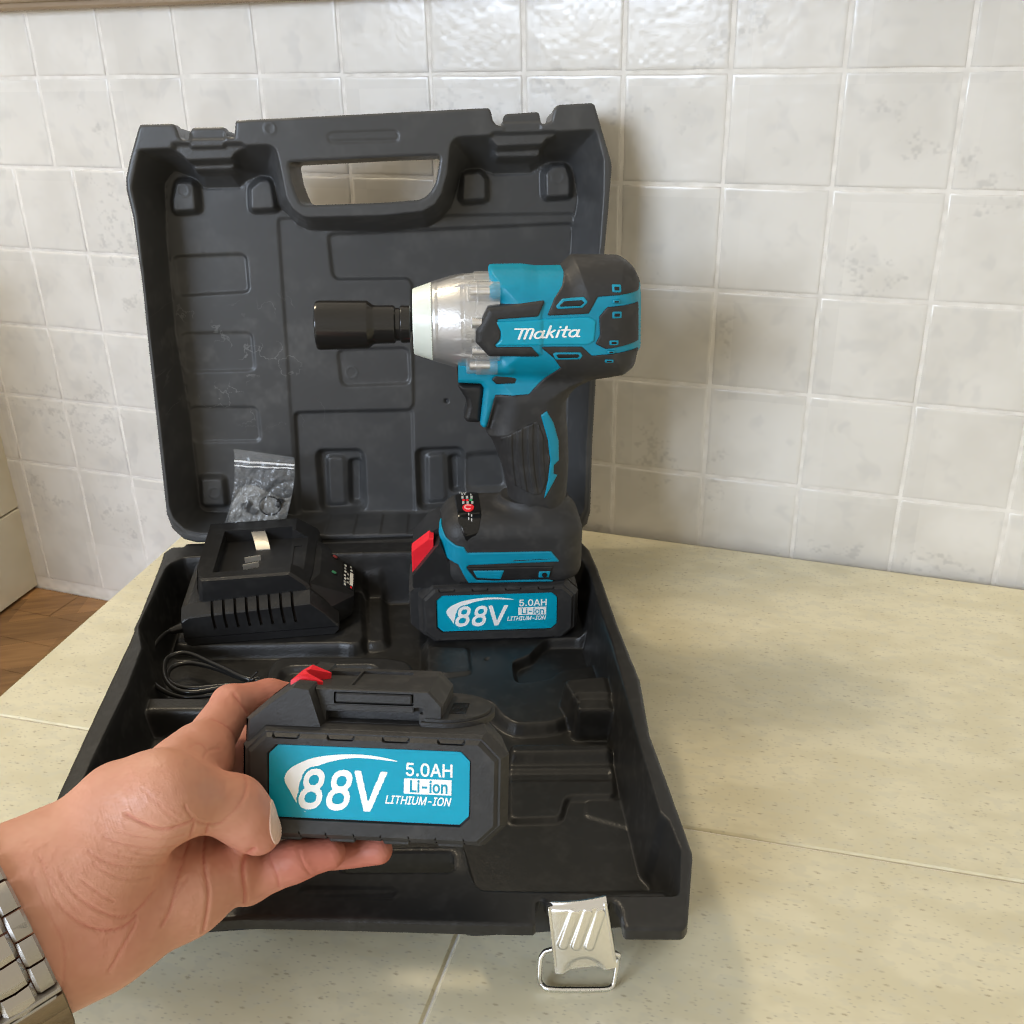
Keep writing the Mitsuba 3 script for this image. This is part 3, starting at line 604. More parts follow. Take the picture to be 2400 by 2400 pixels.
scene['mat_gear'] = bumped({'type': 'principled', 'base_color': mottled((.68, .665, .645), .13, 420), 'metallic': .8, 'roughness': .36})
scene['mat_charger'] = bumped({**PL, 'roughness': .33, 'base_color': scuffed((0.012, 0.012, 0.0125), (0.04, 0.04, 0.038), .3)})
scene['mat_ledr'] = {**PL, 'roughness': .2, 'base_color': rgb(.30, .05, .05)}
scene['mat_ledg'] = {**PL, 'roughness': .2, 'base_color': rgb(.06, .25, .13)}
scene['mat_brass'] = {'type': 'twosided', 'bsdf': {'type': 'principled', 'metallic': .8, 'roughness': .42, 'base_color': rgb(.62, .58, .50)}}
scene['mat_cable'] = {**PL, 'roughness': .22, 'base_color': rgb(.012, .012, .012)}
scene['mat_film'] = {'type': 'blendbsdf', 'weight': .075, 'a': {'type': 'thindielectric', 'int_ior': 1.5}, 'b': {'type': 'twosided', 'bsdf': {'type': 'principled', 'base_color': rgb(.75, .77, .78), 'roughness': .14, 'specular': .9, 'clearcoat': .8}}}
scene['mat_strip'] = {'type': 'twosided', 'bsdf': {**PL, 'roughness': .3, 'base_color': rgb(.72, .72, .71)}}
scene['mat_paper'] = {'type': 'twosided', 'bsdf': {**PL, 'roughness': .35, 'base_color': mottled((.20, .195, .18), .5, 260)}}
def skin_bump(p, n, uv):
    d1, d2, w = voronoi(p.x * 900 + p.z * 500, p.y * 900 - p.z * 700)
    return 0.00009 * (d2 - d1) + 0.00030 * fbm(p.x * 420, p.y * 420, p.z * 420, 3)
scene['mat_skin'] = bumped({'type': 'principled', 'base_color': {'type': 'mesh_attribute', 'name': 'vertex_color'}, 'roughness': .46, 'specular': .38, 'flatness': .0, 'sheen': .1}, skin_bump, 2e-4)
scene['mat_nail'] = {'type': 'principled', 'base_color': mottled((.60, .42, .34), .05, 150), 'roughness': .25, 'specular': .5}
scene['mat_hair'] = {'type': 'principled', 'base_color': rgb(.04, .025, .018), 'roughness': .5}
scene['mat_link'] = {'type': 'roughconductor', 'material': 'Al', 'alpha': .30, 'specular_reflectance': rgb(.44, .42, .39)}
scene['mat_link_polished'] = {'type': 'roughconductor', 'material': 'Al', 'alpha': .16, 'specular_reflectance': rgb(.52, .495, .46)}
scene['mat_clasp'] = {'type': 'roughconductor', 'material': 'Al', 'alpha': .25, 'specular_reflectance': rgb(.26, .205, .145)}
def face_text(txt, h, x, z, shear=0., bold=False, width=None, depth=.00022):
    m = meshkit.text_mesh(txt, h, depth, bold); v = m.vertices.copy(); v[:, 0] -= v[:, 0].min()
    if width: v[:, 0] *= width / v[:, 0].max()
    v[:, 0] += v[:, 1] * shear
    return trimesh.Trimesh(np.c_[v[:, 0] + x, -v[:, 2], v[:, 1] + z], m.faces, process=False)      # stands on y = 0 facing -y
def flat(pts, y0, y1):
    """prism of an x-z polygon between two depths"""
    m = MT(ext(pts, 0, 1)); v = m.vertices
    return trimesh.Trimesh(np.c_[v[:, 0], y1 + (y0 - y1) * v[:, 2], v[:, 1]], m.faces, process=False)
def octo(x0, x1, z0, z1, c):
    return [(x0 + c, z0), (x1 - c, z0), (x1, z0 + c), (x1, z1 - c), (x1 - c, z1), (x0 + c, z1), (x0, z1 - c), (x0, z0 + c)]
def slices(items):
    """hull of x-z polygons standing at depths y"""
    return hullpts(np.vstack([[(x, y, z) for x, z in p] for p, y in items]))
mm = lambda P, k=.001: [tuple(np.array(q) * k) for q in P]
WL = .0833
def label_sheet(root, fr, lab, HL):
    c = .0038; p = octo(-WL / 2, WL / 2, -HL / 2, HL / 2, c)
    ks = HL / .0275; k = obj('label', put(flat(rpoly(p, .0009), -.0003, .0012), fr), 'mat_label', root, label=lab)
    g = -.0003
    def w(name, m, mat='mat_white', off=0): m = m if not isinstance(m, trimesh.Trimesh) else m; m.vertices[:, 2] *= ks; m.vertices[:, 1] += g + off; obj(name, put(m, fr), mat, k, smooth=False)
    # z5 pixels of the photo's label: x 255..1550 -> -41.65..41.65 mm
    X = lambda a: (a - 902) / 1295 * WL
    # swoosh
    up = [(495, -.0116), (440, -.0085), (385, -.003), (356, .0010), (372, .0035), (430, .0063), (520, .0088), (640, .0104), (780, .0112), (900, .0111), (1085, .0094)]
    dn = [(1085, .0092), (900, .0099), (780, .0097), (700, .0088), (600, .0070), (520, .0045), (465, .0010), (448, -.0025), (455, -.007), (470, -.0095)]
    sw = [(X(a), b) for a, b in up + dn]
    from scipy.interpolate import splprep, splev
    def sm(q): t, _ = splprep(np.array(q).T, s=0, k=3); return np.array(splev(np.linspace(0, 1, 50), t)).T
    sw = np.vstack([sm(sw[:11]), sm(sw[11:])])
    sp = sg.Polygon(sw).buffer(0); gm = sp
    def glyphs(txt, h, x, z, shear, width, bold): return face_text(txt, h, x, z, shear, bold, width)
    t8 = glyphs('88', .0145, X(438), -.0098, .21, X(785) - X(455), True); tv = glyphs('V', .0145, X(790), -.0098, .10, X(1000) - X(790), True)
    proj8 = [sg.Polygon(t8.vertices[f][:, [0, 2]]) for f in t8.faces]
    sil = shapely.unary_union([q for q in proj8 if q.area > 1e-12]).buffer(.0009, quad_segs=4)
    w('swoosh', flat(gm.difference(sil), -.0002, .0001))
    w('number', trimesh.util.concatenate([t8, tv]))
    w('capacity', glyphs('5.0AH', .0047, X(1142), .0041, -.0, X(1440) - X(1142), True))
    w('plate', flat([(X(1130), -.0028), (X(1435), -.0028), (X(1435), .0030), (X(1130), .0030)], -.0002, .0001))
    w('plate_text', glyphs('Li-ion', .0043, X(1170), -.0020, 0, X(1410) - X(1170), True), 'mat_label', -.0002)
    w('lithium_ion', glyphs('LITHIUM-ION', .0030, X(1010), -.0068, .25, X(1425) - X(1010), True))
def battery(root, fr, full=True, lab=None, HL=.0285):
    """local frame: label centre at the origin, x right, y into the battery, z up"""
    D = .058
    x0, x1, z0, z1 = -.0545, .0572, -(HL / 2 + .0108), HL / 2 + .0074; ZT = z1 - .0220
    core = slices([(octo(x0 + .003, x1 - .003, z0 + .003, z1 - .002, .008), .0005), (octo(x0, x1, z0, z1, .0095), .006), (octo(x0, x1 - .005, z0, z1, .0095), .030), (octo(x0 + .003, x1 - .013, z0 + .003, z1 - .002, .008), D - .004)])
    if not full: core = core + slices([(octo(-.060, x1, z0 + .002, z1, .0095), .010), (octo(-.061, x1, z0, z1, .0095), .016), (octo(-.061, x1, z0, z1, .0095), D - .006), (octo(-.058, x1 - .003, z0 + .003, z1 - .002, .008), D)])
    fr_out = [(octo(x0 + .002, x1 - .002, z0 + .001, z1 - .001, .0085), .003), (octo(x0 + .0055, x1 - .0055, z0 + .0045, z1 - .0040, .0068), -.0016)]
    win = octo(-WL / 2 - .0006, WL / 2 + .0006, -HL / 2 - .0006, HL / 2 + .0006, .0040)
    frame = slices(fr_out) - MB(flat(win, -.01, .0008))
    nt = m3.Manifold()
    for i in range(4):                                   # shallow notches along the top and bottom edges of the frame
        xc = (-.0345 + .0228 * i)
        for za, zb in ((z1 - .0045, z1 + .0015), (z0 - .0038, z0 + .0057)):
            w_ = .0058 if za > 0 else .0062
            nt = nt + (cbox((xc - w_, -.004, za), (xc + w_, .0042, zb), .0008) - cbox((xc - w_ + .0007, -.0042, za + .0007), (xc + w_ - .0007, .0052, zb + .002), .0008))
            nt = nt + cbox((xc - w_, -.004, za + (0 if za > 0 else 0)), (xc + w_, -.0012, zb), .0002) * 1 if False else nt
    obj('case', put(MT(core), fr), 'mat_black_matt', root)
    obj('bumper_frame', put(MT(frame - nt), fr), 'mat_black_matt', root, smooth=20)
    for i in range(4):
        xc = -.0345 + .0228 * i
        obj('rib', put(MT(cbox((xc - .0055, .0035, z0 - .0006), (xc + .0055, D * .55, z0 + .003), .0006)), fr), 'mat_black_matt', root)
    label_sheet(root, fr, lab, HL)
    def SH(dz): return slices([(mm([(-52.5, 10), (-21, 10), (-21, 21), (-26.5, 37.4 - dz), (-33, 38 - dz), (-40, 33), (-51, 24)]), .0042), (mm([(-54.5, 8), (-20, 8), (-20, 21), (-26, 38.2 - dz), (-33, 39 - dz), (-40.5, 34), (-54.2, 23.2)]), .009), (mm([(-54.5, 8), (-20, 8), (-20, 21), (-26, 38.2 - dz), (-33, 39 - dz), (-40.5, 34), (-54.2, 23.2)]), D - .009), (mm([(-50, 21), (-22, 21), (-27, 37 - dz), (-33, 37 - dz), (-39, 32), (-50, 24)]), D - .004)])
    sh = SH(0)
    if full:
        U = sg.Polygon(mm([(-37.5, 16.5), (-33, 16.0), (-24.0, 17.0), (-23.9, 18.2), (-31, 21.6), (-33.0, 24.0), (-32.0, 28.0), (-24.6, 32.6), (-24.2, 34.0), (-33, 35.8), (-37.5, 35.0)]))
        cutb = ext(U.buffer(.0012), .030, .06) + cbox((-.034, .017, .0335), (-.018, .034, .06))
        obj('shoulder', put(MT(sh - cutb), fr), 'mat_black_matt', root)
        P = mm([(-33, 21), (28.7, 21), (28.7, 31), (23, 37), (-33, 37)]); Q = mm([(-33, 21), (28.0, 21), (28.0, 30.5), (22.5, 36.4), (-33, 36.4)])
        rail = slices([(Q, .0100), (P, .0112), (P, .0465), (Q, .0477)])
        cuts = (cbox((-.0205, -.01, .0228), (.0190, .0160, .0275)) + cbox((-.0172, -.01, .0305), (.0165, .0128, .0356), .0003) + cbox((.0165, -.01, .0272), (.0205, .0135, .0300))
                + cbox((-.030, .0150, .0352), (-.012, .040, .05)) + cbox((-.0112, .0165, .0358), (.0115, .0420, .05)) + hullpts([(x + s * .001, y, z) for x, z in ((-.0215, .0212), (-.0265, .0385)) for s in (-1, 1) for y in (0, .0132)]))
        obj('slide_rail', put(MT(rail - cuts), fr), 'mat_black_matt', root)
        obj('rail_bar', put(MT(cbox((-.0166, .0098, .0310), (.0158, .0140, .0352), .0006)), fr), 'mat_black_matt', root)
        obj('rail_lip', put(MT(cbox((-.0205, .0098, .0276), (.0165, .0150, .0304), .0004)), fr), 'mat_black_matt', root)
        th = np.linspace(-np.pi / 2, np.pi / 2, 28)
        disc = [(.0285 + .0205 * np.cos(a), .0305 + .0235 * np.sin(a)) for a in th] + [(.020, .0535), (.020, .0075)]
        obj('end_plate', put(MT(ext(disc, z1 - .0008, z1 + .0018) + ext(sg.Polygon(disc).buffer(-.0016), z1, z1 + .0030)), fr), 'mat_black_matt', root, smooth=25)
        for i in range(9): obj('vent_rib', put(MT(cbox((.0305, .0185 + .0019 * i, z1 + .0028), (.0375, .0194 + .0019 * i, z1 + .0035))), fr), 'mat_black', root)
        m = MT(ext(U, .0, 1)); v = m.vertices
        top = .0360 + .0030 * ss(-.0385, -.034, v[:, 0]) - .0030 * ss(-.034, -.0225, v[:, 0])
        v2 = np.c_[v[:, 0], v[:, 1], np.where(v[:, 2] > .5, top + .0016, .031)]
        obj('release_button', put(trimesh.Trimesh(v2, m.faces, process=False), fr), 'mat_red', root, smooth=25)
    else:
        zE = lambda p: zm(900, 1050, .31056, p); W_ = lambda p, y: [tuple(q) for q in fr.px(zE(p), y)]
        rp = W_([(208, 775), (340, 676), (374, 678), (381, 790), (305, 880), (214, 946)], .010)
        hi_ = W_([(215, 745), (330, 620), (425, 560), (440, 1000), (215, 1000)], .024); lo_ = W_([(214, 952), (305, 886), (383, 795), (420, 700), (600, 1036), (290, 1040), (215, 1050)], .006)
        sh2 = lambda q, k_: [tuple(np.mean(q, 0) + (np.array(p) - np.mean(q, 0)) * k_) for p in q]
        obj('shoulder', put(MT(slices([(sh2(hi_, .96), .0185), (hi_, .022), (hi_, D - .008), (sh2(hi_, .9), D - .002)]) + slices([(sh2(lo_, .95), .0035), (lo_, .007), (lo_, .03)])), fr), 'mat_black', root)
        pr = slices([(sh2(rp, .93), .0086), (rp, .0098), (rp, .0215)])
        obj('release_button', put(MT(pr), fr), 'mat_red', root)

# ------------------------------------------------------------------ impact wrench standing on its battery in the case
con = on_plane([(1164, 1498)], (0, 0, .018), Zc)[0]
z2 = lambda p: zm(700, 560, .4451, p); z4 = lambda p: zm(900, 1050, .31056, p)
ro = math.radians(-1.25)
WR = Frame(on_plane(z4([(853, 1236)]), con, Yc)[0], math.cos(ro) * Xc + math.sin(ro) * Zc, Yc, -math.sin(ro) * Xc + math.cos(ro) * Zc)
wr = thing('impact_wrench', 'blue and black cordless impact wrench with a black socket, standing upright in the open case', 'impact wrench')
YM = .0290
WP = lambda f, p, y=YM: WR.px(f(p), y)
head = rpoly(WP(z2, [(1000, 145), (1180, 142), (1250, 152), (1390, 150), (1445, 100), (1690, 103), (1755, 142), (1786, 215), (1790, 285), (1788, 545), (1765, 575), (1745, 640), (1690, 692), (1590, 706), (1480, 712), (1000, 690)]), .002)
handle = rpoly(WP(z2, [(1040, 700), (1500, 690), (1440, 760), (1400, 830), (1394, 900), (1405, 1000), (1412, 1150), (1405, 1260), (1390, 1440), (1120, 1440), (1100, 1290), (1075, 1180), (1050, 1110), (1022, 1045), (985, 1003), (1015, 920), (1030, 840)]), .002)
nose_low = rpoly(WP(z2, [(745, 640), (757, 742), (785, 764), (960, 770), (978, 795), (957, 985), (975, 1004), (993, 998), (1040, 855), (1220, 840), (1390, 668), (1330, 600), (1100, 560), (760, 620)], .014), .0012)
arrow_d = PG(rpoly(WP(z2, [(934, 478), (998, 361), (1290, 325), (1290, 611), (1002, 610), (934, 538)], .0015), .001))
head_d, handle_d, nose_d = PG(head), PG(handle), PG(nose_low)
ax_z = WP(z2, [(603, 436), (1780, 420)])
def core(P):
    X, Y, Z = P[:, 0], np.abs(P[:, 1] - YM), P[:, 2]; Q = np.stack([X, Z], 1)
    h = rext(head_d(Q), Y - .0305, .024)
    g = rext(handle_d(Q), Y - .0185 - .002 * ss(.09, .15, Z), .0165)
    n = rext(nose_d(Q), Y - .0150, .004)
    d = smin(h, g, .012); d = smin(d, n, .004); d = np.minimum(d, rext(arrow_d(Q), Y - .0318, .004))
    for yy, x0, x1, x2 in ((283, 1040, 1130, 1262), (672, 1040, 1100, 1240)):                # screw bosses behind the clear nose
        a = WP(z2, [(x0, yy), (x1, yy), (x2, yy)], .006)
        d = smin(d, rcone(P, (a[0, 0], .0085, a[0, 1]), (a[1, 0], .0085, a[1, 1]), .0052, .0052), .002)
        d = smin(d, rcone(P, (a[1, 0], .0090, a[1, 1]), (a[2, 0], .012, a[2, 1]), .0046, .0030), .002)
    return d
BX = np.array([-.024, YM - .034, .055]), np.array([.108, YM + .034, .242])
def grown(poly, off, y=None, r=.0008, f=core, front=True):
    q = PG(np.asarray(poly), .0002, .004)
    def g(P):
        d = smax(f(P) - off, q(P[:, [0, 2]]), r)
        if y is not None: d = smax(d, (P[:, 1] - y), r)
        return d
    return g
def part(name, poly, off, mat, h=.0007, y=None, f=core, smooth=True, r=.0009, parent=None, label=None, rad=.0007, lo=None, hi=None):
    q = rpoly(poly, rad); m, M_ = q.min(0) - .002, q.max(0) + .002
    l = np.array([m[0], YM - .036, m[1]]) if lo is None else lo; u = np.array([M_[0], YM + .036 if y is None else y + .004, M_[1]]) if hi is None else hi
    return obj(name, put(nets(grown(q, off, y, r, f), l, u, h), WR), mat, parent or wr, smooth=smooth, label=label)
front = lambda P: core(P)
# which way a traced outline meets the rounded flank: the flank surface lies about 4 mm behind the battery's face
YF = .0015
W2 = lambda p, y=YF: WP(z2, p, y)
obj('housing', put(nets(lambda P: np.maximum(core(P), -(P[:, 0] - ax_z[0, 0] - .0465 + 100 * (P[:, 2] < WP(z2, [(900, 700)], .014)[0, 1]) * 0) if False else core(P)), *BX, .0008), WR), 'mat_blue', wr, smooth=True, label='bright blue housing of the wrench')
G = .0010
part('front_grip', W2([(930, 475), (995, 357), (1297, 320), (1256, 400), (1040, 415), (1062, 480), (1057, 520), (1030, 550), (1040, 560), (1222, 558), (1270, 614), (1000, 614), (930, 540)]), G, 'mat_black_matt', .0006)
part('rear_cap', np.vstack([W2([(1305, 398), (1345, 312), (1390, 255), (1422, 165)]), WP(z2, [(1385, 135), (1440, 92), (1700, 96), (1770, 150), (1805, 220)], .012), W2([(1800, 284), (1572, 300), (1522, 388)])]), G, 'mat_black_matt', .0007)
part('rear_block', W2([(1578, 402), (1622, 352), (1800, 342), (1800, 545), (1612, 572), (1558, 545), (1582, 500)]), G + .0004, 'mat_black_matt', .0007)
part('rear_foot', W2([(1268, 560), (1488, 560), (1540, 608), (1800, 585), (1800, 720), (1460, 800), (1340, 620)]), G, 'mat_black_matt', .0007)
part('handle_cover', np.vstack([W2([(1000, 1012), (1040, 852), (1218, 838), (1390, 668), (1352, 628), (1330, 612), (1420, 640)]), WP(z2, [(1600, 720), (1480, 760), (1430, 840), (1430, 1000), (1440, 1200), (1420, 1440), (1090, 1440), (1060, 1180), (1010, 1040), (975, 1010)], .02)]), G * .9, 'mat_black_matt', .0008)
gr = lambda P: core(P) - .0009 * ss(-.001, .001, .004 * (np.sin((P[:, 0] - (P[:, 2] - .12) * -.10 - .018 * ((P[:, 2] - .105) / .03) ** 2 * .12) * 2 * np.pi / .0068)))
part('grip_ribs', W2([(1065, 1075), (1210, 1000), (1262, 975), (1300, 1080), (1330, 1180), (1318, 1270), (1285, 1370), (1240, 1372), (1135, 1330), (1110, 1250)]), .0013, 'mat_black_matt', .0006, f=gr)
part('grip_stripe', W2([(1280, 945), (1312, 922), (1350, 990), (1378, 1090), (1381, 1195), (1352, 1215), (1350, 1262), (1372, 1272), (1296, 1400), (1320, 1290), (1330, 1190), (1318, 1080)]), .0017, 'mat_blue', .0006, label='curved blue stripe down the black handle', rad=.0003)
np_ = part('name_plate', W2([(1036, 427), (1500, 405), (1530, 405), (1562, 425), (1556, 480), (1552, 530), (1520, 549), (1034, 551), (1064, 520), (1062, 478)]), .0012, 'mat_label', .0006, label='blue side plate with white maker lettering', rad=.0004)
for a, b, c, e in ((1648, 238, 1697, 277), (1648, 312, 1690, 334), (1645, 374, 1698, 411), (1630, 524, 1680, 551), (1620, 578, 1660, 596), (1608, 627, 1655, 646)):
    q = W2([(a, b), (c, b + 1), (c, e), (a, e)]); part('vent_frame', q, .0019, 'mat_blue', .00045, y=YM, rad=.0006)
    q2 = q.mean(0) + (q - q.mean(0)) * [.62, .55]; part('vent_slot', q2, .0022, 'mat_dark', .0004, y=YM, rad=.0003)
for p in ([(1350, 350), (1385, 312), (1500, 300), (1520, 325), (1490, 355), (1360, 362)], [(1333, 595), (1350, 588), (1480, 588), (1492, 606), (1478, 626), (1350, 628)]):
    q = W2(p); part('vent_frame', q, .0019, 'mat_blue', .00045, y=YM, rad=.0008); q2 = q.mean(0) + (q - q.mean(0)) * [.80, .60]; part('vent_slot', q2, .0022, 'mat_dark', .0004, y=YM, rad=.0005)
q = W2([(1016, 742), (1035, 722), (1130, 720), (1150, 738), (1138, 762), (1040, 766)], .012)
part('direction_switch', q, .0022, 'mat_black', .0005, f=lambda P: rext(nose_d(P[:, [0, 2]]), np.abs(P[:, 1] - YM) - .0150, .003))
trg = rpoly(WP(z2, [(830, 768), (966, 768), (976, 800), (960, 962), (948, 973), (888, 970), (869, 950), (886, 885), (880, 848), (852, 802)], .02), .0015)
trg_d = PG(trg)
obj('trigger', put(nets(lambda P: rext(trg_d(P[:, [0, 2]]), np.abs(P[:, 1] - YM) - .0095, .004), (trg[:, 0].min() - .002, YM - .012, trg[:, 1].min() - .002), (trg[:, 0].max() + .002, YM + .012, trg[:, 1].max() + .002), .0006), WR), 'mat_black', wr, smooth=True)
# nose: silver gear case under a clear guard, pale ring, socket
zx = lambda x: WP(z2, [(x, 436)])[0, 0]
NA = ax_z[0, 1]
NF = Frame(WR.to([0, YM, NA]), WR.M[0], WR.M[1], WR.M[2])
k = np.linalg.norm(WP(z2, [(800, 300), (800, 400)])[0] - WP(z2, [(800, 300), (800, 400)])[1]) / 100
obj('gear_case', put(lathe([(zx(690), .001), (zx(694), 188 * k), (zx(720), 199 * k), (zx(722), 203 * k), (zx(732), 203 * k), (zx(735), 199 * k), (zx(800), 219 * k), (zx(850), 228 * k), (zx(853), 222 * k), (zx(868), 222 * k), (zx(871), 230 * k), (zx(1050), 236 * k), (zx(1052), .001)]), NF), 'mat_gear', wr, smooth=30)
for i_ in range(14):
    a_ = i_ * 2 * math.pi / 14 + .2; rr0, rr1 = 222 * k, 238 * k
    P_ = [(x_, (r_ * math.cos(a_) - s_ * .0009 * math.sin(a_)), (r_ * math.sin(a_) + s_ * .0009 * math.cos(a_))) for s_ in (-1, 1) for x_, r_ in ((zx(812), 219 * k), (zx(905), 225 * k), (zx(905), 240 * k), (zx(850), 236 * k), (zx(812), 222 * k))]
    obj('rib', put(MT(hullpts(P_)), NF), 'mat_gear', wr)
for a_ in (.15, 1.0, 2.1, 2.95, 3.6, 4.3, 5.1, 5.8):
    f2 = Frame(NF.o + NF.M[1] * 236 * k * math.cos(a_) + NF.M[2] * 236 * k * math.sin(a_), *NF.M)
    obj('lug', put(lathe([(zx(905), .0003), (zx(906), .0032), (zx(1040), .0036)], 20), f2), 'mat_gear', wr, smooth=30)
grd = lathe([(zx(698), 200 * k), (zx(705), 206 * k), (zx(725), 212 * k), (zx(800), 234 * k), (zx(850), 243 * k), (zx(880), 246 * k), (zx(924), 247 * k), (zx(928), 255 * k), (zx(1048), 257 * k), (zx(1049), 240 * k)])
obj('clear_guard', put(grd, NF), 'mat_clear', wr, smooth=30, label='clear plastic guard over the silver nose')
for x0, x1, yy, r in ((885, 960, 283, 46), (935, 1060, 283, 52), (880, 960, 672, 42), (930, 1046, 672, 48)):
    a = WP(z2, [(x0, yy), (x1, yy)], .006)
    f2 = Frame(WR.to([0, .0078, a[0, 1]]), *WR.M); obj('screw_boss', put(lathe([(a[0, 0], .0003), (a[0, 0] + .0004, r * k * .9), (a[0, 0] + .001, r * k), (a[1, 0], r * k)], 32), f2), 'mat_clear', wr, smooth=30)
    if r in (46, 42): obj('screw', put(lathe([(a[0, 0] + .002, .0002), (a[0, 0] + .0025, .0028), (a[1, 0] + .012, .0028)], 20), f2), 'mat_steel', wr, smooth=30)
for ang in (20, 60):
    y_, z_ = .0255 * math.cos(math.radians(ang)), .0255 * math.sin(math.radians(ang)) * 1.02
    f2 = Frame(WR.to([0, YM + (y_ if ang == 20 else -y_ * .15), NA + (.0258 if ang == 60 else z_)]), *WR.M)
    if ang == 60: obj('screw_boss', put(lathe([(zx(870), .0003), (zx(872), .0045), (zx(1050), .0050)], 28), f2), 'mat_clear', wr, smooth=30)
obj('nose_ring', put(lathe([(zx(603), .009), (zx(604), 168 * k), (zx(612), 173 * k), (zx(690), 199 * k), (zx(700), 203 * k), (zx(704), 200 * k), (zx(705), .012)]), NF), 'mat_milky', wr, smooth=30, label='pale translucent rubber ring round the nose')
obj('anvil', put(lathe([(zx(560), .0003), (zx(560), .0062), (zx(640), .0062)]), NF), 'mat_dark', wr)
sa = WP(z2, [(100, 463), (590, 442)]); 
SF = Frame(WR.to([0, YM, NA]) , *WR.M)
off = WP(z2, [(340, 452)])[0, 1] - NA; SF.o = SF.o + WR.M[2] * off
sp_ = [(zx(590), .006), (zx(590), 88 * k), (zx(585), 96 * k), (zx(545), 98 * k), (zx(538), 96 * k), (zx(532), 86 * k), (zx(512), 86 * k), (zx(505), 97 * k), (zx(500), 99 * k), (zx(405), 100 * k), (zx(390), 104 * k), (zx(368), 122 * k), (zx(360), 125 * k), (zx(110), 128 * k), (zx(96), 125 * k), (zx(92), 118 * k), (zx(92), 92 * k), (zx(150), 88 * k), (zx(150), .0002)]
tl = Frame(SF.o, SF.M[0] * math.cos(.022) - SF.M[2] * -math.sin(.022) * -1, SF.M[1], SF.M[2])
sk = thing('impact_socket', 'black impact socket fitted on the nose of the wrench', 'socket') if False else wr
obj('socket', put(lathe(sp_[::-1], 72), SF), 'mat_socket', wr, smooth=30, label='glossy black impact socket on the square drive')
# foot of the handle over the battery
fx0, fx1 = WP(z4, [(428, 800)], .02)[0, 0], WP(z4, [(1467, 850)], .029)[0, 0]
def foot(P):
    X, Y, Z = P[:, 0], P[:, 1], P[:, 2]
    d = rbox(P, ((fx0 + fx1) / 2, YM, .0425), ((fx1 - fx0) / 2, .0290, .0285), .0165)
    d = smax(d, .0222 - Z, .001)
    nk = WP(z4, [(1130, 400)])[0, 0]
    e = np.sqrt(((X - nk) / 1.25) ** 2 + ((Y - YM)) ** 2)
    c = np.maximum(np.hypot(np.maximum(e - .0190, 0), 0) + np.minimum(e - .019, 0), np.abs(Z - .0735) - .0030)
    return smin(d, c, .007)
flo, fhi = np.array([fx0 - .003, YM - .034, .020]), np.array([fx1 + .003, YM + .034, .082])
obj('battery_mount', put(nets(foot, flo, fhi, .0008), WR), 'mat_black_matt', wr, smooth=True)
F4 = lambda p, y=.0: WP(z4, p, y)
fp = lambda n, p, off, m, **kw: part(n, F4(p), off, m, .0005, y=kw.pop('y', YM), f=foot, lo=None, hi=None, **kw)
fp('mount_stripe', [(400, 545), (424, 545), (432, 640), (470, 700), (545, 738), (605, 747), (628, 790), (1262, 779), (1326, 855), (640, 882), (622, 900), (700, 1000), (1250, 1000), (1300, 1022), (638, 1026), (560, 880), (470, 850), (440, 780), (400, 700)], .0009, 'mat_blue', label='blue stripe wrapping the foot of the handle', rad=.0003, y=YM - .004)
fp('stripe_slot', [(972, 842), (1270, 829), (1268, 836), (975, 852)], .0012, 'mat_dark', rad=.0001)
fp('side_panel', [(626, 900), (1276, 888), (1232, 985), (830, 1002), (700, 988)], .0016, 'mat_black', rad=.0004)
fp('side_badge', [(668, 917), (908, 915), (880, 985), (702, 975)], .0020, 'mat_blue', rad=.0003)
fp('screw_plate', [(1168, 922), (1255, 920), (1245, 970), (1163, 972)], .0021, 'mat_blue', rad=.0003)
c_ = F4([(1209, 946)])[0]
obj('screw_hole', put(lathe([(-.0006, .0001), (-.0006, .0017), (.001, .0017)], 20), Frame(WR.to([c_[0], -.0022, c_[1]]), WR.M[1], WR.M[0], WR.M[2])), 'mat_dark', wr)
# control panel on the foot: printed marks, leds and a red button
top = .0705
pz = lambda p: WR.pz(z4(p), top)
cp = pz([(530, 360), (590, 325), (690, 332), (712, 345), (735, 500), (715, 540), (600, 548), (560, 520)])
def onfoot(pts, hgt, n=3):
    """prism over a patch of the foot's top, following its slope"""
    m = MT(ext(pts, 0, 1)); v = m.vertices.copy(); z = np.full(len(v), .0705)
    for _ in range(6): z -= foot(np.c_[v[:, :2], z])
    v[:, 2] = np.where(v[:, 2] > .5, z + hgt, z - .0015); return trimesh.Trimesh(v, m.faces, process=False)
P0 = rpoly(cp, .003); 
def patch(name, pts, hgt, mat, par, lab=None): return obj(name, put(onfoot(pts, hgt), WR), mat, par, smooth=False, label=lab)
from shapely import segmentize
pan_d = PG(P0, .0002, .004)
pan = obj('control_panel', put(nets(lambda P: smax(smax(foot(P) - .0006, pan_d(P[:, :2]), .0006), .052 - P[:, 2], .001), (P0[:, 0].min() - .002, P0[:, 1].min() - .002, .050), (P0[:, 0].max() + .002, P0[:, 1].max() + .002, .074), .0005), WR), 'mat_gloss', wr, smooth=True, label='glossy black control panel with tiny marks and a red button')
for r_, yy in enumerate((385, 425)):
    for j in range(3):
        xx = 592 + 34 * j + (5 if yy == 425 else 0); patch('mark', pz([(xx - 8, yy - 9), (xx + 9, yy - 10), (xx + 9, yy + 8), (xx - 8, yy + 9)]), .0010, 'mat_print', pan)
for xx, m in ((600, 'mat_red'), (628, 'mat_red'), (655, 'mat_green')): patch('led', pz([(xx - 11, 402), (xx + 11, 401), (xx + 11, 410), (xx - 11, 411)]), .0010, m, pan)
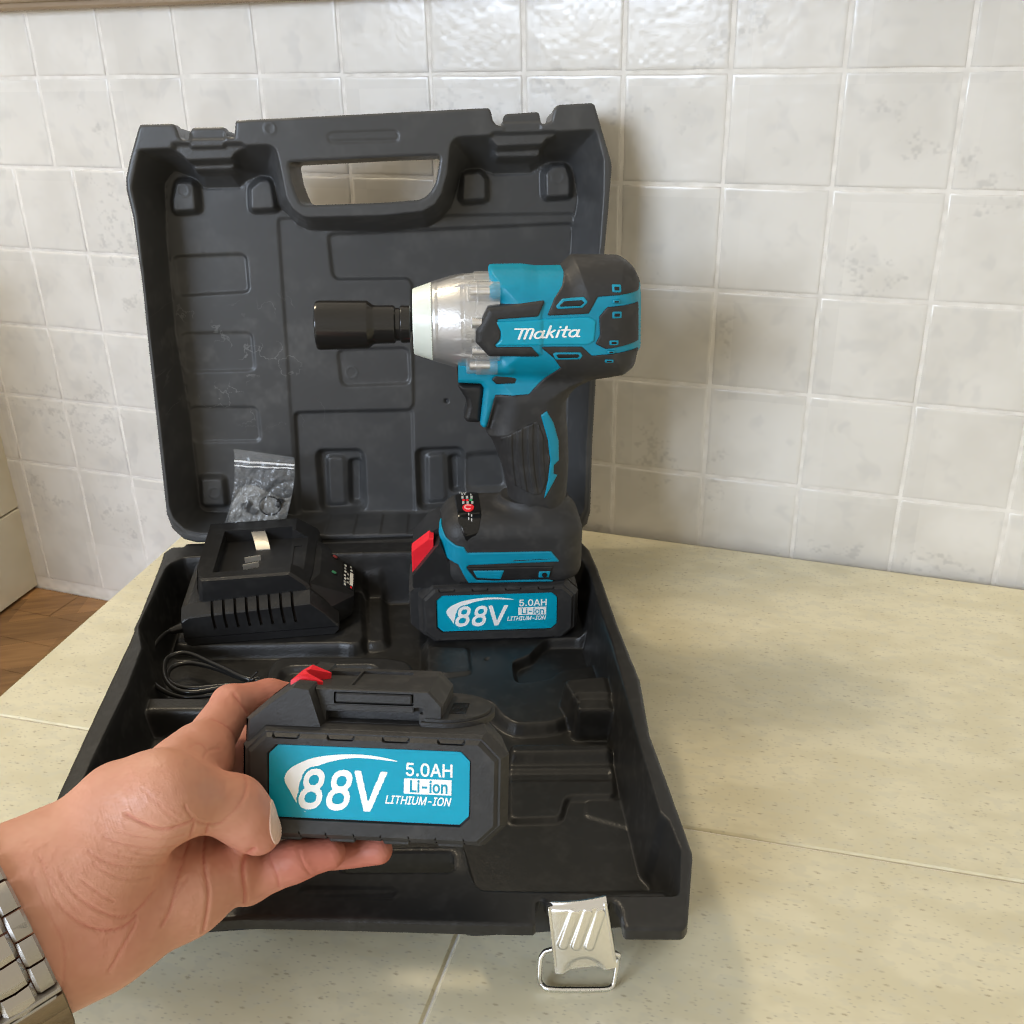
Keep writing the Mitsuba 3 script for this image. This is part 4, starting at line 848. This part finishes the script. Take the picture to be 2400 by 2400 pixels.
for i, (a, b) in enumerate(((568, 345), (582, 352), (598, 350), (612, 345), (585, 362), (605, 362), (650, 365), (634, 500), (634, 515), (656, 505), (656, 518))): patch('mark', pz([(a, b - 5), (a + 9, b - 5), (a + 9, b + 3), (a, b + 3)]), .0010, 'mat_print', pan)
bc = pz([(636, 464)])[0]; th = np.linspace(0, 2 * np.pi, 25)[:-1]; bx = np.abs(pz([(680, 464)])[0] - bc)[0]; by = np.abs(pz([(636, 440)])[0] - bc)[1]
patch('power_button', [(bc[0] + bx * np.cos(t), bc[1] + by * np.sin(t)) for t in th], .0014, 'mat_red', pan)
arc = [(bc[0] + s * bx * np.cos(t), bc[1] + s * by * np.sin(t)) for s, tt in ((.72, np.linspace(.6, 5.4, 20)), (.48, np.linspace(5.4, .6, 20))) for t in tt]
patch('button_mark', arc, .0016, 'mat_pink', pan)
# lettering on the side plate, drawn as brush strokes
def strokes():
    A = lambda cx: [[(cx + 1.45 * math.cos(t), 2.25 + 2.0 * math.sin(t)) for t in np.linspace(0, 2 * np.pi, 28)], [(cx + 1.55, 4.3), (cx + 1.55, .9), (cx + 1.9, .35), (cx + 2.6, .3)]]
    arch = lambda x0, x1, y: [(x0, y - 1.4)] + [((x0 + x1) / 2 - (x1 - x0) / 2 * math.cos(t), y - 1.0 + 1.0 * math.sin(t)) for t in np.linspace(.5, np.pi, 10)] + [(x1, .1)]
    S = [[(-2.3, 6.15), (.6, 6.0)], [(.5, 6.0), (.5, .1)], arch(.5, 2.6, 6.1), arch(2.6, 4.7, 6.1)] + A(7.5)
    S += [[(10.9, 7.0), (10.9, .1)], [(13.0, 4.4), (11.0, 2.2)], [(11.6, 2.8), (13.3, .2)], [(14.7, 4.3), (14.7, .2)], [(14.7, 6.15), (14.7, 6.3)], [(17.0, 6.5), (17.0, 1.0), (17.4, .35), (18.1, .3)], [(15.7, 4.5), (18.6, 4.5)]] + A(20.6)
    return [[(x + .24 * y, y) for x, y in s] for s in S]
tl_, br_ = W2([(1132, 460)])[0], W2([(1487, 517)])[0]; ux = (br_[0] - tl_[0]) / 25.6; uz = (W2([(1140, 460)])[0, 1] - W2([(1140, 517)])[0, 1]) / 6.6
gm = []
for s in strokes():
    s = np.array(s)
    gm.append(sg.LineString(s).buffer(.46, quad_segs=4))
gm = shapely.unary_union(gm); zb = W2([(1140, 516)])[0, 1]; zr = W2([(1480, 506)])[0, 1] - zb
from shapely import affinity
let = affinity.affine_transform(gm, [ux, 0, zr / 24.6, uz, tl_[0] + 1.2 * ux, zb])
def onflank(g, off, f=core):
    m = MT(ext(segmentize(g, .003), 0, 1)); v = m.vertices; q = np.c_[v[:, 0], np.full(len(v), -.0015), v[:, 1]]
    for _ in range(8): q[:, 1] += f(q) - .0012
    q[:, 1] += np.where(v[:, 2] > .5, -off, .0006); return trimesh.Trimesh(np.c_[q[:, 0], q[:, 1], q[:, 2]], m.faces, process=False)
obj('lettering', put(onflank(let, .0003), WR), 'mat_white', np_, smooth=False)
kb = wr + '__battery'
labels[kb] = {'label': 'battery clipped under the wrench with blue printed label'}
battery(kb, WR, False)

# ------------------------------------------------------------------ battery charger, its cable and the little zip bag
zI = lambda p: zm(300, 1000, .31056, p); zG = lambda p: zm(100, 1500, .31056, p)
ZC = .0200; cyaw = math.radians(7)
CF = Frame(on_plane(zI([(430, 1655)]), (0, 0, ZC), Zc)[0], (math.cos(cyaw), math.sin(cyaw), 0), (-math.sin(cyaw), math.cos(cyaw), 0), (0, 0, 1))
ch = thing('battery_charger', 'black battery charger with slotted side lying in the rear left of the case', 'charger')
DC = .103
pf = lambda dz=0, i=0: mm([(0 + i, 3), (3 + i, 0), (104.5 - i, 0), (107.5 - i, 3), (107.5 - i, 12 - dz), (98, 23.5 - dz), (89, 32.2 - dz), (5 + i, 28.5 - dz), (0 + i, 25.5 - dz)])
lowb = slices([(pf(7, .8), 0.), (pf(5.6), .0012), (pf(0), .0085), (pf(0), DC - .008), (pf(5), DC)])
slots = m3.Manifold()
for i in range(8):
    t_ = CF.px(zI([(621 + 87.3 * i, 1345 - 6.6 * i)]), .003)[0]; x = t_[0]
    slots = slots + hullpts([(x + s * .0010 + dx, y, z) for s in (-1, 1) for y, z, dx in ((-.002, .0115, .0016), (.0045, .0115, .0016), (-.002, .034, 0), (.0125, .034, 0))])
obj('body', put(MT(lowb - slots - cbox((-.001, -.001, .0056), (.110, DC + .001, .0060)) + cbox((.001, .001, .0050), (.1065, DC - .001, .0066))), CF), 'mat_charger', ch, smooth=20)
up = slices([(mm([(15, 28), (16.5, 44.6), (75.5, 44.6), (86, 35), (88, 29)]), .0095), (mm([(12, 28), (14.5, 46), (76.5, 46), (88, 35.6), (91, 29)]), .0115), (mm([(8, 28), (10.5, 46), (76.5, 46), (90, 35.6), (94, 28)]), .030), (mm([(8, 28), (10, 46), (76, 46), (91, 35.6), (94, 28)]), DC)])
rec = cbox((.0225, .0195, .0365), (.0735, .0880, .06)) + cbox((.062, .0260, .0398), (.1, .0800, .06)) + hullpts([(.060, .026, .0398), (.060, .080, .0398), (.075, .026, .0398), (.075, .08, .0398), (.074, .019, .06), (.074, .083, .06), (.1, .019, .06), (.1, .083, .06)]) + cbox((.0755, .030, .0390), (.0815, .066, .0402))
obj('dock', put(MT(up - rec), CF), 'mat_charger', ch, smooth=20)
eb = [(x, y, z) for z, pl in ((.0060, [(.100, .003), (.117, .020), (.117, .082), (.103, .099)]), (.0015, [(.100, .005), (.115, .022), (.115, .080), (.103, .097)]), (.0175, [(.098, .004), (.1185, .022), (.1185, .080), (.100, .098)]), (.0345, [(.0885, .014), (.0955, .028), (.0955, .070), (.0885, .088)]), (.0345, [(.080, .014), (.080, .088)]), (.006, [(.08, .01), (.08, .09)])) for x, y in pl]
obj('end_block', put(MT(hullpts(eb)), CF), 'mat_charger', ch, smooth=20)
n_ = np.array([.595, 0, .804]); n_ /= np.linalg.norm(n_)
for p, m in (((1560, 985), 'mat_ledr'), ((1552, 1103), 'mat_ledg')):
    q = CF.inv(on_plane(zI([p]), CF.to([.1070, 0, .0260]), n_ @ CF.M))[0]
    t1 = np.array([0, 1., 0]); t2 = np.cross(n_, t1); th = np.linspace(0, 2 * np.pi, 17)[:-1]
    for nm, r, h, mt in (('led_ring', .0031, .0004, 'mat_dark'), ('led', .0019, .0010, m)):
        V = np.vstack([q + r * (np.cos(a) * t1 * .8 + np.sin(a) * t2) + h_ * n_ for a in th for h_ in (h, -.002)]); obj(nm, put(MT(hullpts(V)), CF), mt, ch, smooth=30)
E0, E1 = np.array([.0955, .0345]), np.array([.1185, .0175])
def plate(nm, y0, y1, s0, s1, h, mt, lab=None):
    V = [(*(E0 + (E1 - E0) * s_)[:1] + h_ * n_[0], y, (E0 + (E1 - E0) * s_)[1] + h_ * n_[2]) for y in (y0, y1) for s_ in (s0, s1) for h_ in (h, -.0012)]
    return obj(nm, put(MT(hullpts(V)), CF), mt, ch, smooth=False, label=lab)
plate('sticker', .028, .068, .64, .98, .0003, 'mat_gloss', 'dark rating sticker on the end of the charger')
plate('mark', .034, .054, .86, .955, .0005, 'mat_white')
for y, s_, m in ((.031, .72, 'mat_white'), (.035, .71, 'mat_print'), (.040, .72, 'mat_white'), (.045, .71, 'mat_white'), (.051, .72, 'mat_white'), (.056, .71, 'mat_print'), (.061, .72, 'mat_white'), (.031, .90, 'mat_red'), (.058, .90, 'mat_white'), (.063, .88, 'mat_print'), (.036, .80, 'mat_print'), (.042, .80, 'mat_print'), (.049, .80, 'mat_print')):
    plate('mark', y - .0013, y + .0013, s_ - .028, s_ + .028, .0005, m)
cq = lambda p, z: np.c_[CF.pz(zI([p]), z), [z]][0]
a0, a1, a2 = cq((980, 785), .0440), cq((1003, 855), .0415), cq((1020, 925), .0372)
w_ = .0052
ribbon = np.array([a0, (a0 + a1) / 2 + [0, 0, .0006], a1, (a1 + a2) / 2 + [0, 0, .0005], a2])
V = np.vstack([np.vstack([r_ - [w_, 0, 0], r_ + [w_, 0, 0], r_ + [w_, 0, -.0009], r_ - [w_, 0, .0009]]) for r_ in ribbon]); F = []
for i in range(4):
    for j in range(4): k_ = (j + 1) % 4; F.append([4 * i + j, 4 * i + k_, 4 * i + 4 + k_, 4 * i + 4 + j])
F += [[3, 2, 1, 0], [16, 17, 18, 19]]
obj('contact_spring', put((V, np.array(F)), CF), 'mat_brass', ch, smooth=40, label='pale metal contact spring in the dock')
for p0, p1 in (((878, 992), (998, 972)), ((865, 1045), (985, 1022))):
    b0, b1 = cq(p0, .0405), cq(p1, .0405); obj('contact_pin', put(MT(hullpts([(b0[0], b0[1] + dy, z) for dy in (0, .0011) for z in (.036, .0405)] + [(b1[0], b1[1] + dy, z) for dy in (0, .0011) for z in (.036, .0405)])), CF), 'mat_brass', ch)
# strain relief and cable
def g(p, z): return np.array([on_plane(zG([a]), (0, 0, zz), Zc)[0] for a, zz in zip(p, np.broadcast_to(z, len(p)))])
e0 = on_plane(zI([(415, 1515)]), (0, 0, .028), Zc)[0]; e1 = on_plane(zI([(312, 1545)]), (0, 0, .027), Zc)[0]
cable = thing('charger_cable', 'thin black charger cable coiled and tied in the case beside the charger', 'cable')
for i in range(4):
    a = e0 + (e1 - e0) * (.10 + .22 * i); b = e0 + (e1 - e0) * (.25 + .22 * i); obj('strain_relief', tube([a - (b - a) * .4, b], [.0037 - .0003 * i, .0035 - .0003 * i], 14), 'mat_cable', cable, smooth=50)
c1 = np.vstack([[e0], [e1], g([(870, 5), (815, 90), (795, 180), (812, 270), (865, 350), (950, 400), (1070, 430), (1200, 425), (1340, 405), (1480, 385), (1620, 380)], [.027, .025, .024, .0235, .023, .023, .023, .023, .024, .025, .025])])
obj('strand', tube(spline(c1, 120), .0017, 12), 'mat_cable', cable, smooth=60)
c2 = g([(1800, 330), (1640, 312), (1540, 290), (1400, 230), (1240, 158), (1120, 108), (1030, 100), (955, 128), (918, 190), (920, 260), (955, 335), (1020, 380), (1120, 395), (1250, 378), (1400, 352), (1560, 336), (1700, 332)], [.026, .027, .028, .028, .027, .027, .027, .027, .027, .026, .026, .026, .026, .026, .027, .028, .027])
obj('strand', tube(spline(c2, 140), .0017, 12), 'mat_cable', cable, smooth=60)
c3 = g([(1700, 325), (1560, 305), (1430, 262), (1310, 215), (1190, 185), (1080, 176), (1000, 192), (952, 232), (940, 275), (975, 325), (1050, 356), (1150, 364), (1290, 352), (1440, 340), (1600, 334)], [.025, .0255, .0255, .025, .0245, .024, .024, .024, .0235, .0235, .0235, .0235, .024, .0245, .025])
obj('strand', tube(spline(c3, 130), .0017, 12), 'mat_cable', cable, smooth=60)
t1 = g([(1555, 340), (1562, 300), (1590, 268), (1622, 238)], [.026, .0305, .032, .034]); obj('twist_tie', tube(spline(t1, 20), .0006, 8), 'mat_cable', cable, smooth=60)
t2 = g([(1622, 330), (1640, 305), (1632, 282), (1610, 285), (1600, 320)], [.026, .0305, .031, .031, .026]); obj('twist_tie', tube(spline(t2, 20), .0006, 8), 'mat_cable', cable, smooth=60)
# zip bag
bag = thing('zip_bag', 'small clear crinkled zip bag standing behind the charger', 'plastic bag')
zD = lambda p: zm(340, 750, .31056, p)
def bagpt(p, w): return LF.inv(on_plane(zD(p), OL + w * NL, NL))[:, :2]
q4 = bagpt([(664, 975), (1122, 1040), (1060, 1520), (600, 1540)], .012)
mid = bagpt([(672, 1250), (1122, 1235)], .012)
n = 64; a, b = np.meshgrid(np.linspace(0, 1, n), np.linspace(0, 1, n), indexing='ij'); a, b = a.ravel()[:, None], b.ravel()[:, None]
lft = (1 - b) ** 2 * q4[0] + 2 * b * (1 - b) * (2 * mid[0] - (q4[0] + q4[3]) / 2) + b * b * q4[3]; rgt = (1 - b) ** 2 * q4[1] + 2 * b * (1 - b) * (2 * mid[1] - (q4[1] + q4[2]) / 2) + b * b * q4[2]
uv = lft * (1 - a) + rgt * a; bb = b[:, 0]; aa = a[:, 0]
wr_ = (np.abs(meshkit.fbm(np.c_[aa * 4, bb * 5, aa * 0], 4, 3) - .5) * .011 + np.abs(meshkit.fbm(np.c_[aa * 11 + bb * 3, bb * 9, aa * 0 + 2], 3, 9) - .5) * .004) * ss(.02, .30, bb) + .0010 * meshkit.noise(np.c_[aa * 7, bb * 14, aa * 0], 5)
bulge = .004 * np.sin(np.pi * aa) * ss(.2, .7, bb)
zip_ = .0012 * ss(.035, .012, np.abs(bb - .165)) + .0009 * ss(.03, .01, np.abs(bb - .225))
I = np.arange(n * n).reshape(n, n); Qf = np.stack([I[:-1, :-1], I[1:, :-1], I[1:, 1:], I[:-1, 1:]], -1).reshape(-1, 4)
for nm, sgn in (('front_film', -1), ('back_film', 1)):
    w = .014 + sgn * (.0006 + bulge) - wr_ * (1 if sgn < 0 else .5) - zip_ * (sgn < 0)
    obj(nm, put((np.c_[uv, w], Qf), LF), 'mat_film', bag, smooth=True)
for c_, r in ((.165, .0009), (.225, .0006)):
    i = np.argmin(np.abs(np.linspace(0, 1, n) - c_)); L_ = I[:, i]; w = .014 - .0006 - bulge[L_] - wr_[L_] - zip_[L_] - .0004
    obj('zip_strip', put(tube(np.c_[uv[L_], w], r, 8), LF), 'mat_strip', bag, smooth=60)
ins = (bb > .62) ; J = I[2:-2, int(n * .60):-1]; jj = J.ravel(); k1, k2 = J.shape; K_ = np.arange(k1 * k2).reshape(k1, k2)
edge = .05 * np.sin(aa[jj] * 7) * (1 - (bb[jj] - .6) / .4)
vv = np.c_[uv[jj] + np.c_[np.zeros(len(jj)), .006 * np.sin(aa[jj] * 5.5) * (1 - (bb[jj] - .6) / .4)], .0146 - bulge[jj] * .4 - .5 * wr_[jj] + .0012 * (meshkit.fbm(np.c_[aa[jj] * 9, bb[jj] * 9, aa[jj]], 3, 1) - .5)]
obj('paper_insert', put((vv, np.stack([K_[:-1, :-1], K_[1:, :-1], K_[1:, 1:], K_[:-1, 1:]], -1).reshape(-1, 4)), LF), 'mat_paper', bag, smooth=True)
rc = bagpt([(945, 1400)], .010)[0]; th = np.linspace(0, 2 * np.pi, 40); rr_ = .0082
obj('ring', put(tube(np.c_[rc[0] + rr_ * np.cos(th), rc[1] + rr_ * .92 * np.sin(th), np.full(40, .0092)], .0006, 8), LF), 'mat_dark', bag, smooth=60, label='dark ring seen inside the bag')
for x_, y_, a_ in ((760, 1400, .3), (800, 1440, -.5), (1010, 1380, .9)):
    c_ = bagpt([(x_, y_)], .010)[0]; u_ = np.array([math.cos(a_), math.sin(a_)]); v_ = np.array([-u_[1], u_[0]])
    obj('carbon_brush', put(MT(hullpts([(*(c_ + u_ * s1 * .0036 + v_ * s2 * .0022), w_2) for s1 in (-1, 1) for s2 in (-1, 1) for w_2 in (.0095, .0125)])), LF), 'mat_dark', bag)

# ------------------------------------------------------------------ the hand with the second battery and the wrist watch
HF = Frame((-.0612, .3352, .1208), (0.99684529, -0.07789032, -0.0152499), (0.06812270, 0.93824782, -0.33919069), (0.04072786, 0.33708178, 0.94059402))
held = thing('battery', 'black battery with large blue printed label held up by the hand', 'battery')
battery(held, HF, True, None, HL=.0305)
z6 = lambda x, y: (.4296 * x, 1570 + .4296 * y)
def J(x, y, z): return at_depth([z6(x, y)], z)[0]
def camz(q): return float((np.asarray(q) - C) @ CR[2])
def onbat(x, y, d):                                            # seen at z6 (x, y), at depth d behind the label plane
    q = HF.px([z6(x, y)], d)[0]; return HF.to([q[0], d, q[1]])
F0 = J(-900, 1990, .335); W1, W2_ = J(120, 1170, .372), J(245, 1545, .372); WC = (W1 + W2_) / 2
MCPi, MCPm, MCPr, MCPp = J(1085, 480, .425), J(1190, 700, .440), J(1230, 930, .436), J(1215, 1110, .418)
thb = [J(470, 1060, .382), J(880, 690, .386), J(1345, 672, .398), None]
tipp = HF.px([z6(1452, 838)], 0)[0]; thb[3] = HF.to([tipp[0], -.0102, tipp[1]])
thb[2] = thb[2]
ipp = HF.px([z6(1345, 672)], 0)[0]; thb[2] = HF.to([ipp[0], -.0150, ipp[1]])
pk = [MCPp, onbat(1345, 1145, .002), onbat(1610, 1040, .006), onbat(1800, 1000, .0105)]
rg = [MCPr, onbat(1330, 1080, .026), onbat(1650, 1010, .026), onbat(2065, 985, .024)]
ix = [MCPi, J(1262, 196, .462), J(1470, 150, .478), J(1640, 165, .490)]
md = [MCPm, J(1330, 420, .485), J(1560, 470, .505), J(1750, 520, .510)]
bones = []
def chain(p, r): bones.extend((p[i], p[i + 1], r[i], r[i + 1]) for i in range(len(p) - 1))
def hand(P):
    d = np.full(len(P), 1e3)
    def add(d, a, b, ra, rb, k): return smin(d, rcone(P, a, b, ra, rb), k)
    # forearm and wrist: two rods side by side give the flat wrist
    for s, w in ((W1, .0195), (W2_, .0205)):
        d = add(d, s + (F0 - WC), s, w + .004, w, .012)
    d = add(d, F0, WC, .027, .0215, .012)
    # palm
    for s, m, r0, r1 in ((W1, MCPi, .0175, .0115), (WC, MCPm, .0165, .0115), (WC, MCPr, .0165, .0112), (W2_, MCPp, .0165, .0105)):
        d = add(d, s, m, r0, r1, .012)
    d = add(d, W2_, J(560, 1440, .384), .0190, .0172, .012); d = add(d, J(560, 1440, .384), J(1010, 1235, .405), .0172, .0135, .012)
    d = add(d, J(1010, 1235, .405), MCPp, .0135, .0112, .010)
    d = add(d, J(780, 1050, .412), J(1060, 900, .430), .0120, .0120, .012)
    # thumb and its ball
    d = add(d, W1, thb[0], .0190, .0215, .012); d = add(d, thb[0], thb[1], .0215, .0152, .010)
    d = add(d, J(640, 700, .385), thb[1], .0130, .0140, .012)
    t = add(np.full(len(P), 1e3), thb[1], thb[2], .0142, .0112, .006)
    e = thb[3] - thb[2]; m1 = thb[2] + e * .45
    t = smin(t, rcone(P, thb[2], m1, .0116, .0106), .006); t = smin(t, rcone(P, m1, thb[3], .0106, .0087), .005)
    d = smin(d, t, .007)
    web = rcone(P, J(1000, 520, .410), MCPi, .0095, .0105); d = smin(d, web, .014)
    # fingers
    f = np.full(len(P), 1e3)
    for c, r in ((ix, (.0112, .0093, .0083, .0074)), (md, (.0112, .0095, .0085, .0075)), (rg, (.0108, .0082, .0080, .0062)), (pk, (.0108, .0098, .0086, .0066))):
        g = np.full(len(P), 1e3)
        for i in range(3): g = smin(g, rcone(P, c[i], c[i + 1], r[i], r[i + 1]), .003)
        f = np.minimum(f, g)
    return smin(d, f, .0045)
allp = np.array([F0, W1, W2_, *thb, *ix, *md, *rg, *pk])
HM = nets(hand, np.minimum(allp.min(0) - .034, 9), allp.max(0) + .03, .00085)
# skin folds: shallow grooves along lines seen on the palm (pressed into the surface that faces the camera)
v = HM.vertices.copy()
HM2 = trimesh.Trimesh(v, HM.faces, process=False); fn = np.cross(v[HM.faces[:, 1]] - v[HM.faces[:, 0]], v[HM.faces[:, 2]] - v[HM.faces[:, 0]])
vn = np.zeros_like(v)
for k_ in range(3): np.add.at(vn, HM.faces[:, k_], fn)
vn /= np.linalg.norm(vn, axis=1, keepdims=True) + 1e-12
if (vn * (v - v.mean(0))).sum() < 0: vn = -vn
view = C - v; view /= np.linalg.norm(view, axis=1, keepdims=True); facing = ss(.05, .35, (vn * view).sum(1))
pz6 = (proj(v) - [0, 1570]) / .4296; dz = (v - C) @ CR[2]
folds = [(1.0, 11, [(1060, 832), (1040, 900), (1000, 1030), (965, 1150), (935, 1290), (880, 1400)]), (1.3, 11, [(1140, 838), (1112, 1000), (1118, 1100), (1135, 1200), (1130, 1320), (1108, 1425)]),
         (1.5, 12, [(690, 790), (800, 848), (900, 868), (980, 850), (1055, 822)]), (.9, 9, [(1010, 740), (1040, 800), (1080, 828), (1210, 832)]), (1.6, 13, [(1385, 975), (1340, 1015), (1325, 1100), (1335, 1180), (1328, 1290)]),
         (.7, 9, [(1470, 1000), (1492, 1070), (1512, 1120), (1522, 1185)]), (.7, 9, [(1625, 960), (1645, 1040), (1690, 1110)]), (1.0, 12, [(210, 1010), (270, 1165), (330, 1290), (440, 1380), (560, 1420), (680, 1395), (745, 1340)]),
         (.9, 12, [(180, 1090), (215, 1230), (290, 1370), (345, 1500), (352, 1640), (330, 1770)]), (.6, 8, [(570, 910), (700, 958), (850, 972), (980, 955)]), (.6, 9, [(480, 985), (560, 1040), (700, 1072), (900, 1062)]),
         (.6, 9, [(430, 1130), (520, 1205), (620, 1262)]), (.8, 10, [(320, 1080), (420, 1235), (560, 1322), (690, 1345), (770, 1290), (850, 1200)]), (.6, 8, [(640, 875), (760, 912), (900, 922), (1010, 900)]), (.7, 10, [(740, 1380), (680, 1490), (590, 1650)]),
         (.5, 9, [(880, 1400), (930, 1290), (1020, 1130)]), (.7, 8, [(1160, 270), (1225, 300), (1285, 375)]), (1.0, 9, [(1275, 135), (1310, 180), (1350, 235)]), (.5, 12, [(1318, 560), (1345, 640), (1300, 740), (1215, 825)]), (.35, 9, [(780, 650), (880, 730), (1000, 790)]), (.35, 9, [(820, 700), (900, 770), (980, 830)]),
         (.4, 9, [(250, 1040), (330, 1200), (430, 1320)]), (.4, 9, [(520, 1060), (640, 1130), (820, 1130)]), (.4, 9, [(900, 960), (960, 1010), (990, 1030)]), (.4, 8, [(1040, 420), (1090, 400), (1130, 440)]), (.5, 8, [(1105, 500), (1120, 460), (1200, 430)]), (.35, 8, [(700, 980), (840, 1010), (960, 990)]), (.35, 8, [(600, 1000), (740, 1030), (900, 1025)])]
crease = np.zeros(len(v))
for amp, wd, pl in folds:
    pl = spline(np.c_[pl, np.zeros(len(pl))], 40)[:, :2] if len(pl) > 2 else np.array(pl)
    m = ((pz6 > pl.min(0) - 60) & (pz6 < pl.max(0) + 60)).all(1) & (dz < .47)
    q = pz6[m]; dd = np.full(len(q), 1e9)
    for a_, b_ in zip(pl[:-1], pl[1:]):
        e_ = b_ - a_; t_ = np.clip(((q - a_) @ e_) / (e_ @ e_), 0, 1); dd = np.minimum(dd, ((q - a_ - t_[:, None] * e_) ** 2).sum(1))
    dd = np.sqrt(dd); crease[m] = np.maximum(crease[m], amp * np.exp(-(dd / (wd * .62)) ** 2)); crease[m] -= .25 * amp * np.exp(-((dd - 2.4 * wd) / (1.3 * wd)) ** 2) * (crease[m] < .1)
crease *= facing * (.45 + .55 * ss(250, 600, pz6[:, 0]))
bumps = .00030 * (meshkit.fbm(v * 190, 3, 2) - .5) + .00075 * (meshkit.fbm(v * 55, 2, 5) - .5)
v = v - vn * (.00048 * crease)[:, None] + vn * bumps[:, None]
palm_axis = np.clip(((v - WC) @ (MCPm - WC)) / ((MCPm - WC) @ (MCPm - WC)), -.5, 1.6)
red = .24 + .38 * ss(.35, 1.3, palm_axis) + .30 * (meshkit.fbm(v * 45, 3, 8) - .5)
for q_ in (pk[2], pk[3], rg[3], ix[2], thb[3]): red += .35 * np.exp(-(np.linalg.norm(v - q_, axis=1) / .014) ** 2)
red += .25 * np.exp(-(np.linalg.norm(v - J(560, 1440, .365), axis=1) / .022) ** 2)
red = np.clip(red + .45 * np.clip(crease, 0, 1) + .22 * (meshkit.fbm(v * 330, 2, 3) - .5), 0, 1)[:, None]
col = np.array([.545, .288, .192]) * (1 - red) + np.array([.45, .150, .105]) * red
hnd = thing('hand', 'left hand reaching in from the lower left, gripping the black battery between thumb and fingers', 'hand')
obj('skin', trimesh.Trimesh(v, HM.faces, process=False), 'mat_skin', hnd, smooth=True, color=col)
nc = HF.px([z6(1516, 806)], -.006)[0]; NCc = HF.to([nc[0], -.0105, nc[1]])
na = HF.px([z6(1492, 702), z6(1535, 900)], -.008); nax = np.array([na[1][0] - na[0][0], 0, na[1][1] - na[0][1]]); nax = HF.M.T @ (nax / np.linalg.norm(nax))
nn = HF.M.T @ np.array([.86, -.42, .30]); nn -= (nn @ nax) * nax; nn /= np.linalg.norm(nn); nt_ = np.cross(nax, nn)
def nail(P):
    q = P - (NCc + nn * .001); e = np.sqrt(((q @ nax) / .0092) ** 2 + ((q @ nt_) / .0060) ** 2) ; e = (e - 1) * .006
    return smax(smax(hand(P) - .0005, e, .0004), -(q @ nn) - .0052, .0006)
obj('thumbnail', nets(nail, NCc - .014, NCc + .014, .0004), 'mat_nail', hnd, smooth=True, label='pale thumbnail')
# ---- watch bracelet
wt = thing('wrist_watch', 'silver metal link bracelet of a wrist watch round the wrist at the lower left corner', 'watch')
ax = (F0 - WC) / np.linalg.norm(F0 - WC); bu = (W2_ - W1); bu -= (bu @ ax) * ax; bu /= np.linalg.norm(bu); bw = np.cross(ax, bu); bw = bw if bw @ (C - WC) > 0 else -bw
c0 = WC + ax * .0035
def ringr(th, t):
    """distance from the arm's axis to the skin, at angle th from the camera side"""
    d_ = math.cos(th) * bw + math.sin(th) * bu; o_ = c0 + ax * t; lo_, hi_ = .005, .06
    for _ in range(22):
        m_ = (lo_ + hi_) / 2; lo_, hi_ = (m_, hi_) if hand((o_ + d_ * m_)[None])[0] < 0 else (lo_, m_)
    return lo_
ths = np.linspace(-np.pi, np.pi, 145); Rr = np.array([max(ringr(t_, x) for x in (0, .012, .024)) for t_ in ths]); Rr = np.convolve(np.r_[Rr[-13:-1], Rr, Rr[1:13]], np.ones(13) / 13, 'same')[12:-12] + .0009
R_ = lambda t_: np.interp((t_ + np.pi) % (2 * np.pi) - np.pi, ths, Rr)
def lk(name, t0, t1, x0, x1, h, ch_, mat, par=None, dome=0.):
    P = []
    for a_ in np.linspace(t0, t1, 5):
        for x, hh in ((x0, 0), (x0, h - ch_), (x0 + ch_, h), ((x0 + x1) / 2, h + dome), (x1 - ch_, h), (x1, h - ch_), (x1, 0)):
            e_ = min(a_ - t0, t1 - a_) * .03; r_ = R_(a_) + hh - (ch_ * .8 if (a_ in (t0, t1) and hh > 0) else 0)
            P.append(c0 + ax * x + r_ * (math.cos(a_) * bw + math.sin(a_) * bu))
    obj(name, MT(hullpts(P)), mat, wt, smooth=25)
s_ = 2 * np.pi / 19; cl0 = .60
for i in range(19):
    a_ = cl0 - s_ * (i + 1); gap = .0008 / .03
    if a_ < cl0 - 2 * np.pi + 1.25: break
    for x0, x1, o_ in ((0, .0066, 0), (.0186, .0252, 0)): lk('outer_link', a_ + gap / 2, a_ + s_ - gap / 2, x0, x1, .0030, .0010, 'mat_link')
    for x0, x1 in ((.0069, .0183),): lk('centre_link', a_ + gap / 2 + s_ * .5, a_ + s_ * 1.5 - gap / 2, x0, x1, .0030, .0013, 'mat_link_polished', dome=.0006)
for a_ in np.arange(cl0 + .10, cl0 + 1.25, .19): lk('clasp_plate', a_, a_ + .19, -.0004, .0256, .0036, .0005, 'mat_clasp')
lk('clasp_edge', cl0 + .015, cl0 + .06, -.0002, .0254, .0038, .0004, 'mat_link'); lk('clasp_edge', cl0 + .07, cl0 + .098, .002, .0250, .0040, .0004, 'mat_link')
